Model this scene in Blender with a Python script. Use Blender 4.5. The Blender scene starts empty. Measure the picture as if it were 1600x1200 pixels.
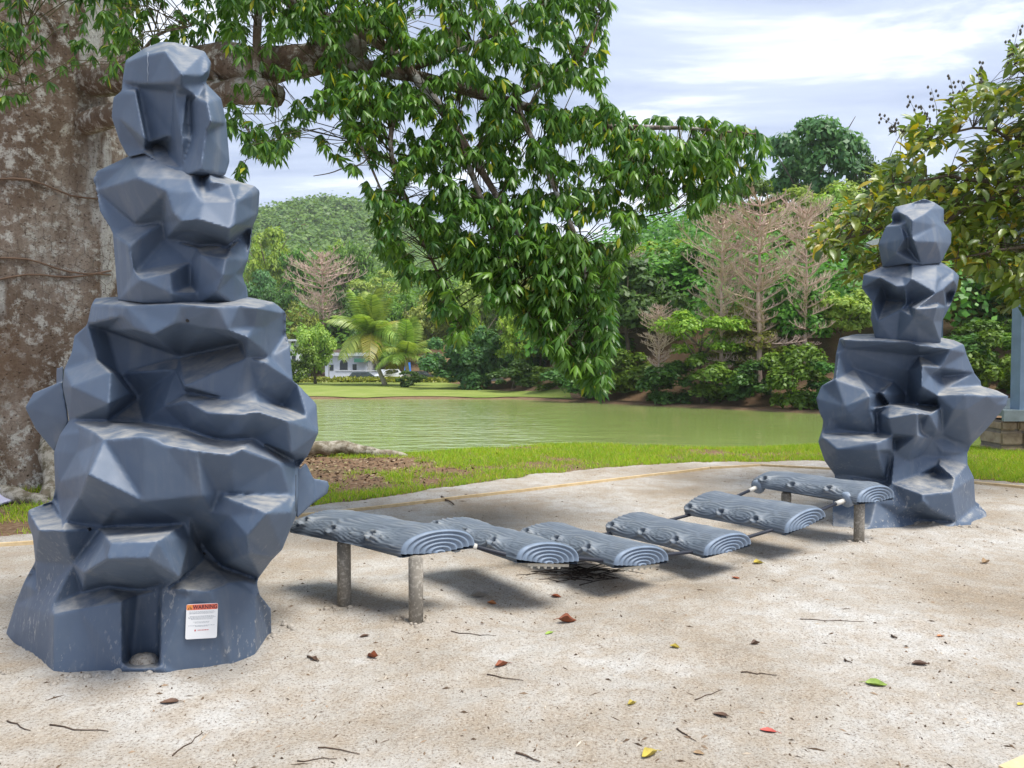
import bpy, bmesh, math, random
import numpy as np
from mathutils import Vector, Matrix, noise
from mathutils.geometry import delaunay_2d_cdt
from mathutils.bvhtree import BVHTree

# ------------------------------------------------------------------ camera, sky, sun, exposure
scene = bpy.context.scene
COL = scene.collection
FPX, HOR, CAMZ = 1209.0, 560.0, 1.5          # focal length in pixels of a 1600 px wide picture, horizon row, eye height
TH = math.atan((600 - HOR) / FPX)
cam_d = bpy.data.cameras.new('camera'); cam = bpy.data.objects.new('camera', cam_d); COL.objects.link(cam)
cam_d.sensor_width = 36; cam_d.lens = FPX / 1600 * 36; cam_d.clip_end = 3000; cam_d.clip_start = .05
cam.location = (0, 0, CAMZ); cam.rotation_euler = (math.pi / 2 - TH, 0, 0)
scene.camera = cam

SUN_EL, SUN_AZ = math.radians(64), math.radians(122)   # azimuth clockwise from +Y: high, from the right and a little behind
world = bpy.data.worlds.new('World'); scene.world = world; world.use_nodes = True
wt = world.node_tree; wt.nodes.clear()
def wn(t, **k):
    n = wt.nodes.new(t)
    for a, b in k.items(): setattr(n, a, b)
    return n
sky = wn('ShaderNodeTexSky', sky_type='NISHITA', sun_disc=False)
sky.sun_elevation = SUN_EL; sky.sun_rotation = SUN_AZ
skys = wn('ShaderNodeVectorMath', operation='SCALE'); skys.inputs['Scale'].default_value = .10
wt.links.new(sky.outputs[0], skys.inputs[0])
tc = wn('ShaderNodeTexCoord')
sep = wn('ShaderNodeSeparateXYZ'); wt.links.new(tc.outputs['Generated'], sep.inputs[0])
den = wn('ShaderNodeMath', operation='ADD'); den.inputs[1].default_value = .22; wt.links.new(sep.outputs['Z'], den.inputs[0])
den2 = wn('ShaderNodeMath', operation='MAXIMUM'); den2.inputs[1].default_value = .05; wt.links.new(den.outputs[0], den2.inputs[0])
inv = wn('ShaderNodeMath', operation='DIVIDE'); inv.inputs[0].default_value = 1; wt.links.new(den2.outputs[0], inv.inputs[1])
pl = wn('ShaderNodeVectorMath', operation='SCALE'); wt.links.new(tc.outputs['Generated'], pl.inputs[0]); wt.links.new(inv.outputs[0], pl.inputs['Scale'])
mp = wn('ShaderNodeMapping'); mp.inputs['Rotation'].default_value = (0, 0, math.radians(-16)); mp.inputs['Scale'].default_value = (.8, 1.7, .8)
mp.inputs['Location'].default_value = (.35, .9, 0)
wt.links.new(pl.outputs[0], mp.inputs[0])
cn = wn('ShaderNodeTexNoise'); cn.inputs['Scale'].default_value = 1.5; cn.inputs['Detail'].default_value = 7; cn.inputs['Roughness'].default_value = .58
cn.inputs['Distortion'].default_value = .5
wt.links.new(mp.outputs[0], cn.inputs['Vector'])
cr = wn('ShaderNodeValToRGB')
e = cr.color_ramp.elements; e[0].position = .36; e[0].color = (.31, .365, .50, 1); e[1].position = .70; e[1].color = (.92, .93, .95, 1)
e2 = cr.color_ramp.elements.new(.55); e2.color = (.45, .51, .64, 1)
wt.links.new(cn.outputs[0], cr.inputs[0])
mx = wn('ShaderNodeMix', data_type='RGBA'); mx.inputs['Factor'].default_value = .93
wt.links.new(skys.outputs[0], mx.inputs[6]); wt.links.new(cr.outputs[0], mx.inputs[7])
bg = wn('ShaderNodeBackground'); bg.inputs['Strength'].default_value = .46
wt.links.new(mx.outputs[2], bg.inputs['Color'])
wo = wn('ShaderNodeOutputWorld'); wt.links.new(bg.outputs[0], wo.inputs[0])

sun_d = bpy.data.lights.new('sun', 'SUN'); sun_d.energy = 1.5; sun_d.angle = math.radians(28); sun_d.color = (1, .96, .89)
sun = bpy.data.objects.new('sun', sun_d); COL.objects.link(sun)
sdir = Vector((math.sin(SUN_AZ) * math.cos(SUN_EL), math.cos(SUN_AZ) * math.cos(SUN_EL), math.sin(SUN_EL)))
sun.rotation_euler = sdir.to_track_quat('Z', 'Y').to_euler(); sun.location = (5, -5, 20)
vs = scene.view_settings
scene.display_settings.display_device = 'sRGB'
vs.view_transform = 'Standard'; vs.look = 'None'; vs.exposure = 1.92; vs.gamma = 1; vs.use_curve_mapping = False
scene.cycles.max_bounces = 6; scene.cycles.transparent_max_bounces = 6

# ------------------------------------------------------------------ helpers
CT, ST = math.cos(TH), math.sin(TH)
def W(px, py, Y):
    """world point seen at that pixel of the photograph at distance Y in front of the camera"""
    xc, yc = (px - 800) / FPX, (600 - py) / FPX
    d = Vector((xc, CT + yc * ST, -ST + yc * CT))
    return Vector((0, 0, CAMZ)) + d * (Y / d.y)
def WZ(px, py, z=0.0):
    xc, yc = (px - 800) / FPX, (600 - py) / FPX
    d = Vector((xc, CT + yc * ST, -ST + yc * CT))
    return Vector((0, 0, CAMZ)) + d * ((z - CAMZ) / d.z)
R = random.Random(7)

class MB:
    def __init__(s): s.v = []; s.f = []
    def add(s, vs_, fs):
        n = len(s.v); s.v.extend([tuple(p) for p in vs_]); s.f.extend([tuple(i + n for i in f) for f in fs])
    def box(s, c, size, M=None):
        x, y, z = [a / 2 for a in size]
        vv = [Vector((i, j, k)) for i in (-x, x) for j in (-y, y) for k in (-z, z)]
        if M is not None: vv = [M @ p for p in vv]
        s.add([p + Vector(c) for p in vv], [(0, 1, 3, 2), (4, 6, 7, 5), (0, 4, 5, 1), (2, 3, 7, 6), (0, 2, 6, 4), (1, 5, 7, 3)])
    def tube(s, pts, rad, n=6, cap=True):
        pts = [Vector(p) for p in pts]
        if not hasattr(rad, '__len__'): rad = [rad] * len(pts)
        vv = []; ref = None
        for i, p in enumerate(pts):
            t = (pts[min(i + 1, len(pts) - 1)] - pts[max(i - 1, 0)])
            t = t.normalized() if t.length > 1e-9 else Vector((0, 0, 1))
            if ref is None: ref = Vector((1, 0, 0)) if abs(t.x) < .8 else Vector((0, 1, 0))
            a = (ref - t * ref.dot(t)).normalized(); b = t.cross(a); ref = a
            for k in range(n):
                g = 2 * math.pi * k / n
                vv.append(p + (a * math.cos(g) + b * math.sin(g)) * rad[i])
        ff = []
        for i in range(len(pts) - 1):
            for k in range(n):
                ff.append((i * n + k, i * n + (k + 1) % n, (i + 1) * n + (k + 1) % n, (i + 1) * n + k))
        if cap:
            ff.append(tuple(range(n))[::-1]); ff.append(tuple((len(pts) - 1) * n + k for k in range(n)))
        s.add(vv, ff)
    def lathe(s, prof, n=16, c=(0, 0, 0), M=None):
        vv = []
        for r, z in prof:
            for k in range(n):
                p = Vector((r * math.cos(2 * math.pi * k / n), r * math.sin(2 * math.pi * k / n), z))
                if M is not None: p = M @ p
                vv.append(p + Vector(c))
        ff = [(i * n + k, i * n + (k + 1) % n, (i + 1) * n + (k + 1) % n, (i + 1) * n + k) for i in range(len(prof) - 1) for k in range(n)]
        ff.append(tuple(range(n))[::-1]); ff.append(tuple((len(prof) - 1) * n + k for k in range(n)))
        s.add(vv, ff)
    def mesh(s, name, smooth=False):
        me = bpy.data.meshes.new(name); me.from_pydata(s.v, [], s.f); me.update()
        if smooth: me.polygons.foreach_set('use_smooth', [True] * len(me.polygons))
        return me
    def build(s, name, mat, parent=None, smooth=False):
        return obj(name, s.mesh(name, smooth), mat, parent)

def obj(name, me, mat, parent=None):
    """mesh in world coordinates"""
    o = bpy.data.objects.new(name, me); COL.objects.link(o)
    if mat is not None and me is not None and len(me.materials) == 0: me.materials.append(mat)
    if parent is not None:
        o.parent = parent
        if parent.type == 'EMPTY': o.matrix_parent_inverse = Matrix.Translation(-parent.location)
    return o
def obj_local(name, me, mat, parent):
    """a part whose mesh is in its parent's own space"""
    o = bpy.data.objects.new(name, me); COL.objects.link(o); o.parent = parent
    if mat is not None and len(me.materials) == 0: me.materials.append(mat)
    return o
def empty(name, loc, label=None, cat=None, group=None):
    o = bpy.data.objects.new(name, None); COL.objects.link(o); o.location = loc; o.empty_display_size = .2
    return tag(o, label, cat, group)
def tag(o, label=None, cat=None, group=None, kind=None):
    if label: o['label'] = label
    if cat: o['category'] = cat
    if group: o['group'] = group
    if kind: o['kind'] = kind
    return o

# ------------------------------------------------------------------ materials
class NT:
    def __init__(s, name):
        s.m = bpy.data.materials.new(name); s.m.use_nodes = True; s.t = s.m.node_tree
        s.b = s.t.nodes['Principled BSDF']; s.out = s.t.nodes['Material Output']
    def n(s, t, **k):
        x = s.t.nodes.new(t)
        for a, b in k.items(): setattr(x, a, b)
        return x
    def l(s, a, b): s.t.links.new(a, b)
    def coord(s, scale=(1, 1, 1), kind='Object', rot=(0, 0, 0)):
        c = s.n('ShaderNodeTexCoord'); m = s.n('ShaderNodeMapping')
        m.inputs['Scale'].default_value = scale; m.inputs['Rotation'].default_value = rot
        s.l(c.outputs[kind], m.inputs[0]); return m.outputs[0]
    def noise(s, vec, scale, detail=4, rough=.55, dist=0):
        x = s.n('ShaderNodeTexNoise'); x.inputs['Scale'].default_value = scale; x.inputs['Detail'].default_value = detail
        x.inputs['Roughness'].default_value = rough; x.inputs['Distortion'].default_value = dist
        if vec is not None: s.l(vec, x.inputs['Vector'])
        return x.outputs[0]
    def ramp(s, fac, stops):
        x = s.n('ShaderNodeValToRGB'); el = x.color_ramp.elements
        for i, (p, c) in enumerate(stops):
            q = el[i] if i < 2 else el.new(p)
            q.position = p; q.color = (*c, 1) if len(c) == 3 else c
        s.l(fac, x.inputs[0]); return x.outputs[0]
    def mix(s, fac, a, b, mode='MIX'):
        x = s.n('ShaderNodeMix', data_type='RGBA', blend_type=mode)
        for i, q in ((0, fac), (6, a), (7, b)):
            if isinstance(q, (int, float)): x.inputs[i].default_value = q
            elif isinstance(q, tuple): x.inputs[i].default_value = (*q, 1)
            else: s.l(q, x.inputs[i])
        return x.outputs[2]
    def math(s, op, a, b=None):
        x = s.n('ShaderNodeMath', operation=op)
        for i, q in enumerate((a, b)):
            if q is None: continue
            if isinstance(q, (int, float)): x.inputs[i].default_value = q
            else: s.l(q, x.inputs[i])
        return x.outputs[0]
    def bump(s, h, strength=.3, dist=.01):
        x = s.n('ShaderNodeBump'); x.inputs['Strength'].default_value = strength; x.inputs['Distance'].default_value = dist
        s.l(h, x.inputs['Height']); s.l(x.outputs[0], s.b.inputs['Normal']); return x
    def done(s, col=None, rough=.6, spec=.5):
        if col is not None:
            if isinstance(col, tuple): s.b.inputs['Base Color'].default_value = (*col, 1)
            else: s.l(col, s.b.inputs['Base Color'])
        if isinstance(rough, (int, float)): s.b.inputs['Roughness'].default_value = rough
        else: s.l(rough, s.b.inputs['Roughness'])
        s.b.inputs['Specular IOR Level'].default_value = spec
        return s.m
def plain(name, col, rough=.6, var=.12, sc=8, spec=.4):
    t = NT(name); n = t.noise(t.coord(), sc, 5)
    d = tuple(c * (1 - var * 2) for c in col); u = tuple(min(1, c * (1 + var)) for c in col)
    return t.done(t.ramp(n, [(.3, d), (.7, u)]), rough, spec)
LEAFK = [1.25, 1.25, 1.15]
def leafmat(name, dark, light, tip=None, tipf=.06, rough=.45, trans=.3, spec=.35, objrand=0.0, island=True):
    t = NT(name)
    if island:
        g = t.n('ShaderNodeNewGeometry'); rnd = g.outputs['Random Per Island']
    else:
        g = t.n('ShaderNodeObjectInfo'); rnd = g.outputs['Random']
    c = t.ramp(rnd, [(0.0, dark), (1.0, light)])
    if tip:
        k = t.math('GREATER_THAN', rnd, 1 - tipf); c = t.mix(k, c, tip)
    big = t.noise(t.coord(), 1.3 if objrand == 0 else 3.0, 3)
    c = t.mix(t.ramp(big, [(.35, (0, 0, 0)), (.65, (.55, .55, .55))]), c, t.mix(1.0, c, (1.25, 1.15, .75), 'MULTIPLY'))
    if objrand:
        oi = t.n('ShaderNodeObjectInfo'); hs = t.n('ShaderNodeHueSaturation')
        t.l(t.math('ADD', t.math('MULTIPLY', oi.outputs['Random'], objrand * .10), .5 - objrand * .05), hs.inputs['Hue'])
        t.l(t.math('ADD', t.math('MULTIPLY', oi.outputs['Random'], objrand * .7), 1 - objrand * .35), hs.inputs['Value'])
        t.l(c, hs.inputs['Color']); c = hs.outputs[0]
    c = t.mix(1.0, c, (LEAFK[0], LEAFK[1], LEAFK[2]), 'MULTIPLY')
    t.done(c, rough, spec)
    tr = t.n('ShaderNodeBsdfTranslucent')
    t.l(t.mix(1.0, c, (1.5, 1.5, .6), 'MULTIPLY'), tr.inputs[0])
    ms = t.n('ShaderNodeMixShader'); ms.inputs[0].default_value = trans
    t.l(t.b.outputs[0], ms.inputs[1]); t.l(tr.outputs[0], ms.inputs[2]); t.l(ms.outputs[0], t.out.inputs[0])
    return t.m

def rock_plastic():
    t = NT('blue_grey_moulded_plastic'); co = t.coord()
    n1 = t.noise(co, 2.2, 5); n2 = t.noise(co, 14, 6)
    base = t.ramp(n1, [(.3, (.066, .099, .156)), (.7, (.090, .128, .192))])
    base = t.mix(t.ramp(n2, [(.45, (0, 0, 0)), (.8, (.35, .35, .35))]), base, (.135, .165, .21))
    g = t.n('ShaderNodeNewGeometry'); sp = t.n('ShaderNodeSeparateXYZ'); t.l(g.outputs['Normal'], sp.inputs[0])
    up = t.ramp(sp.outputs['Z'], [(.62, (0, 0, 0)), (.95, (1, 1, 1))])
    dn = t.ramp(t.noise(co, 9, 7, .65), [(.36, (.08, .08, .08)), (.66, (.8, .8, .8))])
    c = t.mix(t.mix(1.0, up, dn, 'MULTIPLY'), base, (.42, .40, .36))          # settled sand dust on the ledges
    pos = t.n('ShaderNodeSeparateXYZ'); t.l(g.outputs['Position'], pos.inputs[0])
    low = t.ramp(pos.outputs['Z'], [(.05, (1, 1, 1)), (.75, (0, 0, 0))])
    sc = t.ramp(t.noise(t.coord((1, 1, .45)), 42, 6, .7), [(.56, (0, 0, 0)), (.63, (.9, .9, .9))])
    pat = t.ramp(t.noise(co, 3.1, 3), [(.42, (0, 0, 0)), (.62, (1, 1, 1))])
    c = t.mix(t.mix(1.0, t.mix(1.0, low, sc, 'MULTIPLY'), pat, 'MULTIPLY'), c, (.46, .45, .42))   # scuffs and stuck sand near the foot
    st_ = t.ramp(t.noise(t.coord((1, 1, .07)), 11, 5, .6), [(.52, (0, 0, 0)), (.68, (.5, .5, .5))])
    c = t.mix(t.mix(1.0, st_, t.ramp(n1, [(.4, (0, 0, 0)), (.6, (.8, .8, .8))]), 'MULTIPLY'), c, (.20, .215, .235))   # pale rain streaks
    t.bump(t.noise(co, 160, 3), .10, .004)
    return t.done(c, t.ramp(n2, [(.3, (.46, .46, .46)), (.7, (.60, .60, .60))]), .5)
M_ROCK = rock_plastic()
def bark_plastic():
    t = NT('log_step_plastic'); a = t.n('ShaderNodeAttribute', attribute_name='relief')
    n = t.noise(t.coord(), 9, 5)
    c = t.ramp(a.outputs['Fac'], [(.15, (.060, .080, .108)), (.5, (.125, .152, .188)), (.9, (.27, .285, .295))])
    c = t.mix(t.ramp(n, [(.4, (0, 0, 0)), (.75, (.6, .6, .6))]), c, t.mix(1.0, c, (1.35, 1.3, 1.2), 'MULTIPLY'))
    t.bump(t.noise(t.coord((6, 1, 6)), 30, 4), .2, .006)
    return t.done(c, .55, .4)
M_LOG = bark_plastic()
M_CUT = plain('log_end_plastic', (.185, .24, .32), .5, .1, 12)
M_POST = (lambda t: t.done(t.mix(t.ramp(t.noise(t.coord(), 55, 5, .7), [(.5, (0, 0, 0)), (.62, (.8, .8, .8))]),
          t.ramp(t.noise(t.coord(), 6, 4), [(.3, (.17, .155, .13)), (.7, (.27, .245, .205))]), (.42, .39, .34)), .7, .3))(NT('dusty_steel_post'))
M_CABLE = plain('black_cable', (.018, .022, .035), .5)
M_STEEL = plain('white_sleeve', (.62, .60, .55), .4)
M_CLAMP = plain('dark_clamp', (.05, .065, .09), .45)
M_CLAMPL = plain('grey_clamp', (.22, .27, .34), .45)
M_BOLT = plain('bolt_black', (.015, .015, .018), .4)
M_PLATE = plain('cream_plate', (.55, .51, .42), .6)
M_WHITE = plain('label_white', (.82, .83, .84), .35, .02)
M_RED = plain('label_red', (.74, .17, .11), .4, .03)
M_ORANGE = plain('label_orange', (.80, .30, .08), .4, .03)
M_INK = plain('label_ink', (.06, .02, .03), .5, .02)
M_GREYINK = plain('label_grey_ink', (.30, .33, .36), .5, .02)
M_REDINK = plain('label_red_ink', (.55, .12, .12), .5, .02)
# ------------------------------------------------------------------ the setting: ground, sand, water
def sstep(a, b, x):
    t = np.clip((x - a) / (b - a), 0, 1); return t * t * (3 - 2 * t)
def shore_far(X): return np.clip(66 - .9 * np.maximum(X, 0), 44, 66)
def shore_near(X): return 13.0 + .3 * np.sin(X * 1.3) - 1.3 * sstep(0, -3, X)
def H(X, Y):
    X = np.asarray(X, float); Y = np.asarray(Y, float)
    z = -3.0 * sstep(shore_near(X), shore_near(X) + 5, Y)
    s = Y - shore_far(X)
    z = z + 1.15 * sstep(-2.5, 1.2, s)
    k = sstep(-.02, .14, X / np.maximum(Y, 1))
    right = .45 * np.maximum(s - 4, 0) ** 1.0
    right = 26 * (1 - np.exp(-right / 26))
    left = .22 * np.maximum(s - 66, 0); left = 55 * (1 - np.exp(-left / 55))
    z = z + np.where(s > 0, k * right + (1 - k) * left, 0)
    # far mountain behind the left shore
    z = z - .3 * sstep(-8.8, -8, X) * (1 - sstep(8.5, 9.5, X)) * (1 - sstep(6, 6.8, Y + np.maximum(0, -X) * .4))
    z = z + 58 * np.exp(-(((X + 118) / 105) ** 2) - ((Y - 560) / 150) ** 2)
    z = z + 30 * np.exp(-(((X + 360) / 160) ** 2) - ((Y - 600) / 160) ** 2)
    z = z + 5 * np.exp(-(((X - 90) / 130) ** 2) - ((Y - 520) / 150) ** 2)
    return z
def Hs(x, y): return float(H(x, y))

def grid_mesh(name, xs, ys, zf):
    X, Y = np.meshgrid(xs, ys); Z = zf(X, Y)
    v = np.stack([X, Y, Z], -1).reshape(-1, 3); nx = len(xs)
    f = [(j * nx + i, j * nx + i + 1, (j + 1) * nx + i + 1, (j + 1) * nx + i) for j in range(len(ys) - 1) for i in range(nx - 1)]
    me = bpy.data.meshes.new(name); me.from_pydata(v.tolist(), [], f); me.update()
    me.polygons.foreach_set('use_smooth', [True] * len(me.polygons)); return me
xs = np.concatenate([np.linspace(-900, -130, 24), np.linspace(-120, -22, 40), np.linspace(-20, 30, 110), np.linspace(32, 140, 40), np.linspace(160, 900, 20)])
ys = np.concatenate([np.linspace(-30, 0, 8), np.linspace(.5, 20, 60), np.linspace(20.5, 110, 110), np.linspace(112, 320, 50), np.linspace(330, 1000, 40)])
t = NT('soil_and_leaf_litter'); co = t.coord()
c = t.ramp(t.noise(co, 1.1, 8, .65), [(.3, (.10, .062, .036)), (.5, (.17, .10, .058)), (.7, (.12, .105, .045))])
c = t.mix(t.ramp(t.noise(co, 17, 6, .7), [(.45, (0, 0, 0)), (.62, (.8, .8, .8))]), c, (.27, .19, .12))
t.bump(t.noise(co, 30, 6), .5, .03)
tag(obj('ground', grid_mesh('ground', xs, ys, H), t.done(c, .95, .1)), kind='structure')

# far lawn on the left shore
t = NT('mown_lawn'); co = t.coord()
c = t.ramp(t.noise(co, .35, 7, .6), [(.3, (.15, .20, .04)), (.55, (.21, .26, .06)), (.75, (.27, .29, .10))])
c = t.mix(t.ramp(t.noise(co, 6, 5), [(.5, (0, 0, 0)), (.8, (.5, .5, .5))]), c, (.32, .34, .11))
M_LAWN = t.done(c, .9, .1)
lx = np.linspace(-75, 5, 60); lu = np.linspace(0, 1, 40)
LX, LU = np.meshgrid(lx, lu); 
LY = shore_far(LX) + 1.2 + .6 * np.sin(LX * .6) + LU * (44 - 39 * sstep(-13, 3, LX)); LZ = H(LX, LY) + .05
nx = len(lx); me = bpy.data.meshes.new('lawn')
me.from_pydata(np.stack([LX, LY, LZ], -1).reshape(-1, 3).tolist(), [], [(j * nx + i, j * nx + i + 1, (j + 1) * nx + i + 1, (j + 1) * nx + i) for j in range(len(lu) - 1) for i in range(nx - 1)])
me.update(); tag(obj('lawn', me, M_LAWN), kind='structure')
# street behind the lawn
m = MB(); m.add([(-60, 112, -1.72), (6, 112, -1.72), (6, 130, -1.72), (-60, 130, -1.72)], [(0, 1, 2, 3)])
tag(m.build('street', plain('asphalt', (.10, .10, .10), .9)), kind='structure')

# pond
t = NT('green_pond_water'); co = t.coord((.55, 1.15, 1))
c = t.ramp(t.noise(t.coord(), .05, 3), [(.35, (.205, .27, .07)), (.65, (.255, .315, .10))])
wv = t.math('ADD', t.noise(co, 1.25, 3, .5, .4), t.math('MULTIPLY', t.noise(co, .5, 3), .6))
bmp = t.bump(wv, .55, .24)
wind = t.ramp(t.noise(t.coord((.035, .05, 1)), 1.6, 3), [(.40, (.1, .1, .1)), (.62, (1, 1, 1))])
px_ = t.n('ShaderNodeSeparateXYZ'); t.l(t.coord(), px_.inputs[0])
bre = t.ramp(t.math('ADD', t.math('MULTIPLY', px_.outputs[0], -.05), .42), [(0.0, (.10, .10, .10)), (1.0, (1, 1, 1))])   # the breeze ruffles the left end
t.l(t.math('MULTIPLY', bre, .9), bmp.inputs['Strength'])
t.done(c, .10, .9); t.b.inputs['IOR'].default_value = 1.33
m = MB(); m.add([(-200, 12.2, -2), (200, 12.2, -2), (200, 90, -2), (-200, 90, -2)], [(0, 1, 2, 3)])
tag(m.build('pond_water', t.m), kind='structure')

# sand play area
edge_pts = [(-9, -8), (-9, 5.2), (-4.6, 6.25), (-2.0, 7.75), (-.75, 8.9), (.4, 10.0), (1.5, 10.7), (2.8, 11.15), (4.4, 11.25), (5.3, 10.2), (6.0, 9.2), (7.5, 8.0), (10, 5.5), (10, -8)]
def in_poly(x, y, P):
    r = False; j = len(P) - 1
    for i in range(len(P)):
        if (P[i][1] > y) != (P[j][1] > y) and x < (P[j][0] - P[i][0]) * (y - P[i][1]) / (P[j][1] - P[i][1]) + P[i][0]: r = not r
        j = i
    return r
def sand_z(x, y):
    z = .022 * noise.noise(Vector((x * .9, y * .9, 0))) + .017 * noise.noise(Vector((x * 3.1, y * 3.1, 3))) + .006 * noise.noise(Vector((x * 9, y * 9, 5)))
    for cx, cy, r, h in ((-2.05, 4.22, .98, .022), (4.3, 7.35, .95, .07), (-.55, 4.32, .16, .02), (-1.01, 4.57, .16, .015), (2.8, 6.25, .2, .02)):
        d = math.hypot(x - cx, y - cy); z += h * math.exp(-((d - r * .75) / .17) ** 2) * (0.7 + .6 * noise.noise(Vector((x * 4, y * 4, 9)))) if d > r * .55 else h * .6
    for cx, cy, rr, h in ((.15, 4.7, .4, -.04), (.6, 5.05, .4, -.045), (1.2, 5.4, .4, -.04), (1.8, 5.8, .4, -.03)):
        d = math.hypot(x - cx, y - cy); z += h * math.exp(-(d / rr) ** 2)
    u = min(1, max(0, (y + max(0, -x) * .4 - 5.2) / 1.4))
    return max(z, .0) * u * .5 + z * (1 - u)
t = NT('coarse_play_sand'); co = t.coord()
c = t.ramp(t.noise(co, .75, 7, .6, .3), [(.34, (.32, .27, .21)), (.48, (.45, .415, .365)), (.62, (.57, .555, .525))])
c = t.mix(t.ramp(t.noise(co, 5.5, 7, .7), [(.38, (.55, .55, .55)), (.6, (0, 0, 0))]), c, (.36, .28, .195))
gr = t.noise(co, 85, 4, .8)
c = t.mix(t.ramp(gr, [(.38, (.85, .85, .85)), (.47, (0, 0, 0))]), c, (.17, .13, .095))
c = t.mix(t.ramp(gr, [(.56, (0, 0, 0)), (.70, (.65, .65, .65))]), c, (.72, .685, .61))
bits = t.n('ShaderNodeTexVoronoi'); bits.inputs['Scale'].default_value = 26; bits.inputs['Randomness'].default_value = 1; t.l(t.coord((1, 1.6, 1)), bits.inputs['Vector'])
bk = t.math('LESS_THAN', bits.outputs['Distance'], .11); sparse = t.math('GREATER_THAN', t.noise(co, 2.6, 4), .53)
c = t.mix(t.math('MULTIPLY', bk, sparse), c, (.10, .07, .05))
h = t.math('ADD', t.math('MULTIPLY', gr, .35), t.noise(co, 22, 7, .7))
t.bump(h, .75, .03)
M_SAND = t.done(c, .95, .1)
v = []; fidx = {}; faces = []
gx = np.concatenate([np.linspace(-9, -3.2, 40, endpoint=False), np.linspace(-3.2, 5.4, 250, endpoint=False), np.linspace(5.4, 10, 40)])
gy = np.concatenate([np.linspace(-6, 1.6, 30, endpoint=False), np.linspace(1.6, 8, 190, endpoint=False), np.linspace(8, 11.5, 70)])
EP = edge_pts
def ewob(x, y): return (x + .16 * noise.noise(Vector((x * 2.2, y * 2.2, 20))), y + .16 * noise.noise(Vector((x * 2.2, y * 2.2, 40))))
inside = {}
for j, y in enumerate(gy):
    for i, x in enumerate(gx):
        wx, wy = ewob(x, y); inside[i, j] = in_poly(wx, wy, EP)
for j in range(len(gy)):
    for i in range(len(gx)):
        if any(inside.get((i + a, j + b)) for a in (-1, 0, 1) for b in (-1, 0, 1)):
            fidx[i, j] = len(v); x, y = gx[i], gy[j]
            v.append((x, y, (sand_z(x, y) + .010) if inside[i, j] else -.03))
for (i, j), k in fidx.items():
    q = [(i, j), (i + 1, j), (i + 1, j + 1), (i, j + 1)]
    if all(a in fidx for a in q): faces.append([fidx[a] for a in q])
me = bpy.data.meshes.new('sand_pit'); me.from_pydata(v, [], faces); me.update(); me.polygons.foreach_set('use_smooth', [True] * len(me.polygons))
tag(obj('sand_pit', me, M_SAND), kind='structure')
def SZ(x, y): return sand_z(x, y) + .010
def onsand(px, py):
    p = WZ(px, py, .04)
    for _ in range(3): p = WZ(px, py, SZ(p.x, p.y))
    return p

# timber edging round the sand
M_TIMBER = (lambda t: t.done(t.ramp(t.noise(t.coord((1, 1, 1)), 14, 6), [(.3, (.50, .36, .19)), (.7, (.66, .52, .32))]), .8, .2))(NT('pale_timber'))
def board(name, label, pts, w=.035, h=.06):
    root = None; m = MB()
    for a, b in zip(pts[:-1], pts[1:]):
        A, B = Vector((*a, 0)), Vector((*b, 0)); d = B - A; L = d.length; d.normalize(); n = Vector((-d.y, d.x, 0)); K = max(2, int(L / .4))
        vv = []
        for i in range(K + 1):
            p = A + d * (L - .004) * i / K; wob = .012 * noise.noise(p * .8)
            zz = SZ(p.x, p.y)
            for s in (-1, 1):
                for q in (zz - .05, zz + h * .45): vv.append((p.x + n.x * (w / 2 * s + wob), p.y + n.y * (w / 2 * s + wob), q))
        ff = []
        for i in range(K):
            o = i * 4
            for a_, b_ in ((0, 1), (1, 3), (3, 2), (2, 0)): ff.append((o + a_, o + b_, o + 4 + b_, o + 4 + a_))
        ff += [(0, 2, 3, 1), (K * 4, K * 4 + 1, K * 4 + 3, K * 4 + 2)]
        m.add(vv, ff)
    return tag(m.build(name, M_TIMBER), label, 'edging board')
board('edging_board', 'pale timber edging board left of the large stacked-boulder tower', [(-5.4, 5.6), (-3.6, 6.25)])
board('edging_board', 'long pale timber edging board between the grass and the log step bridge', [(-3.6, 6.26), (-1.3, 7.65), (2.66, 10.36)])
board('edging_board', 'pale timber edging board turning behind the smaller stacked-boulder tower', [(2.67, 10.37), (3.44, 10.67), (4.35, 10.3)])
board('edging_board', 'pale timber edging board at the grass right of the smaller boulder tower', [(4.36, 10.29), (5.5, 9.16), (6.6, 8.2)])
board('edging_board', 'pale timber board end lying in the bottom right corner of the sand', [tuple(onsand(1574, 1214)[:2]), tuple(onsand(1680, 1166)[:2])], w=.05)

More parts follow.
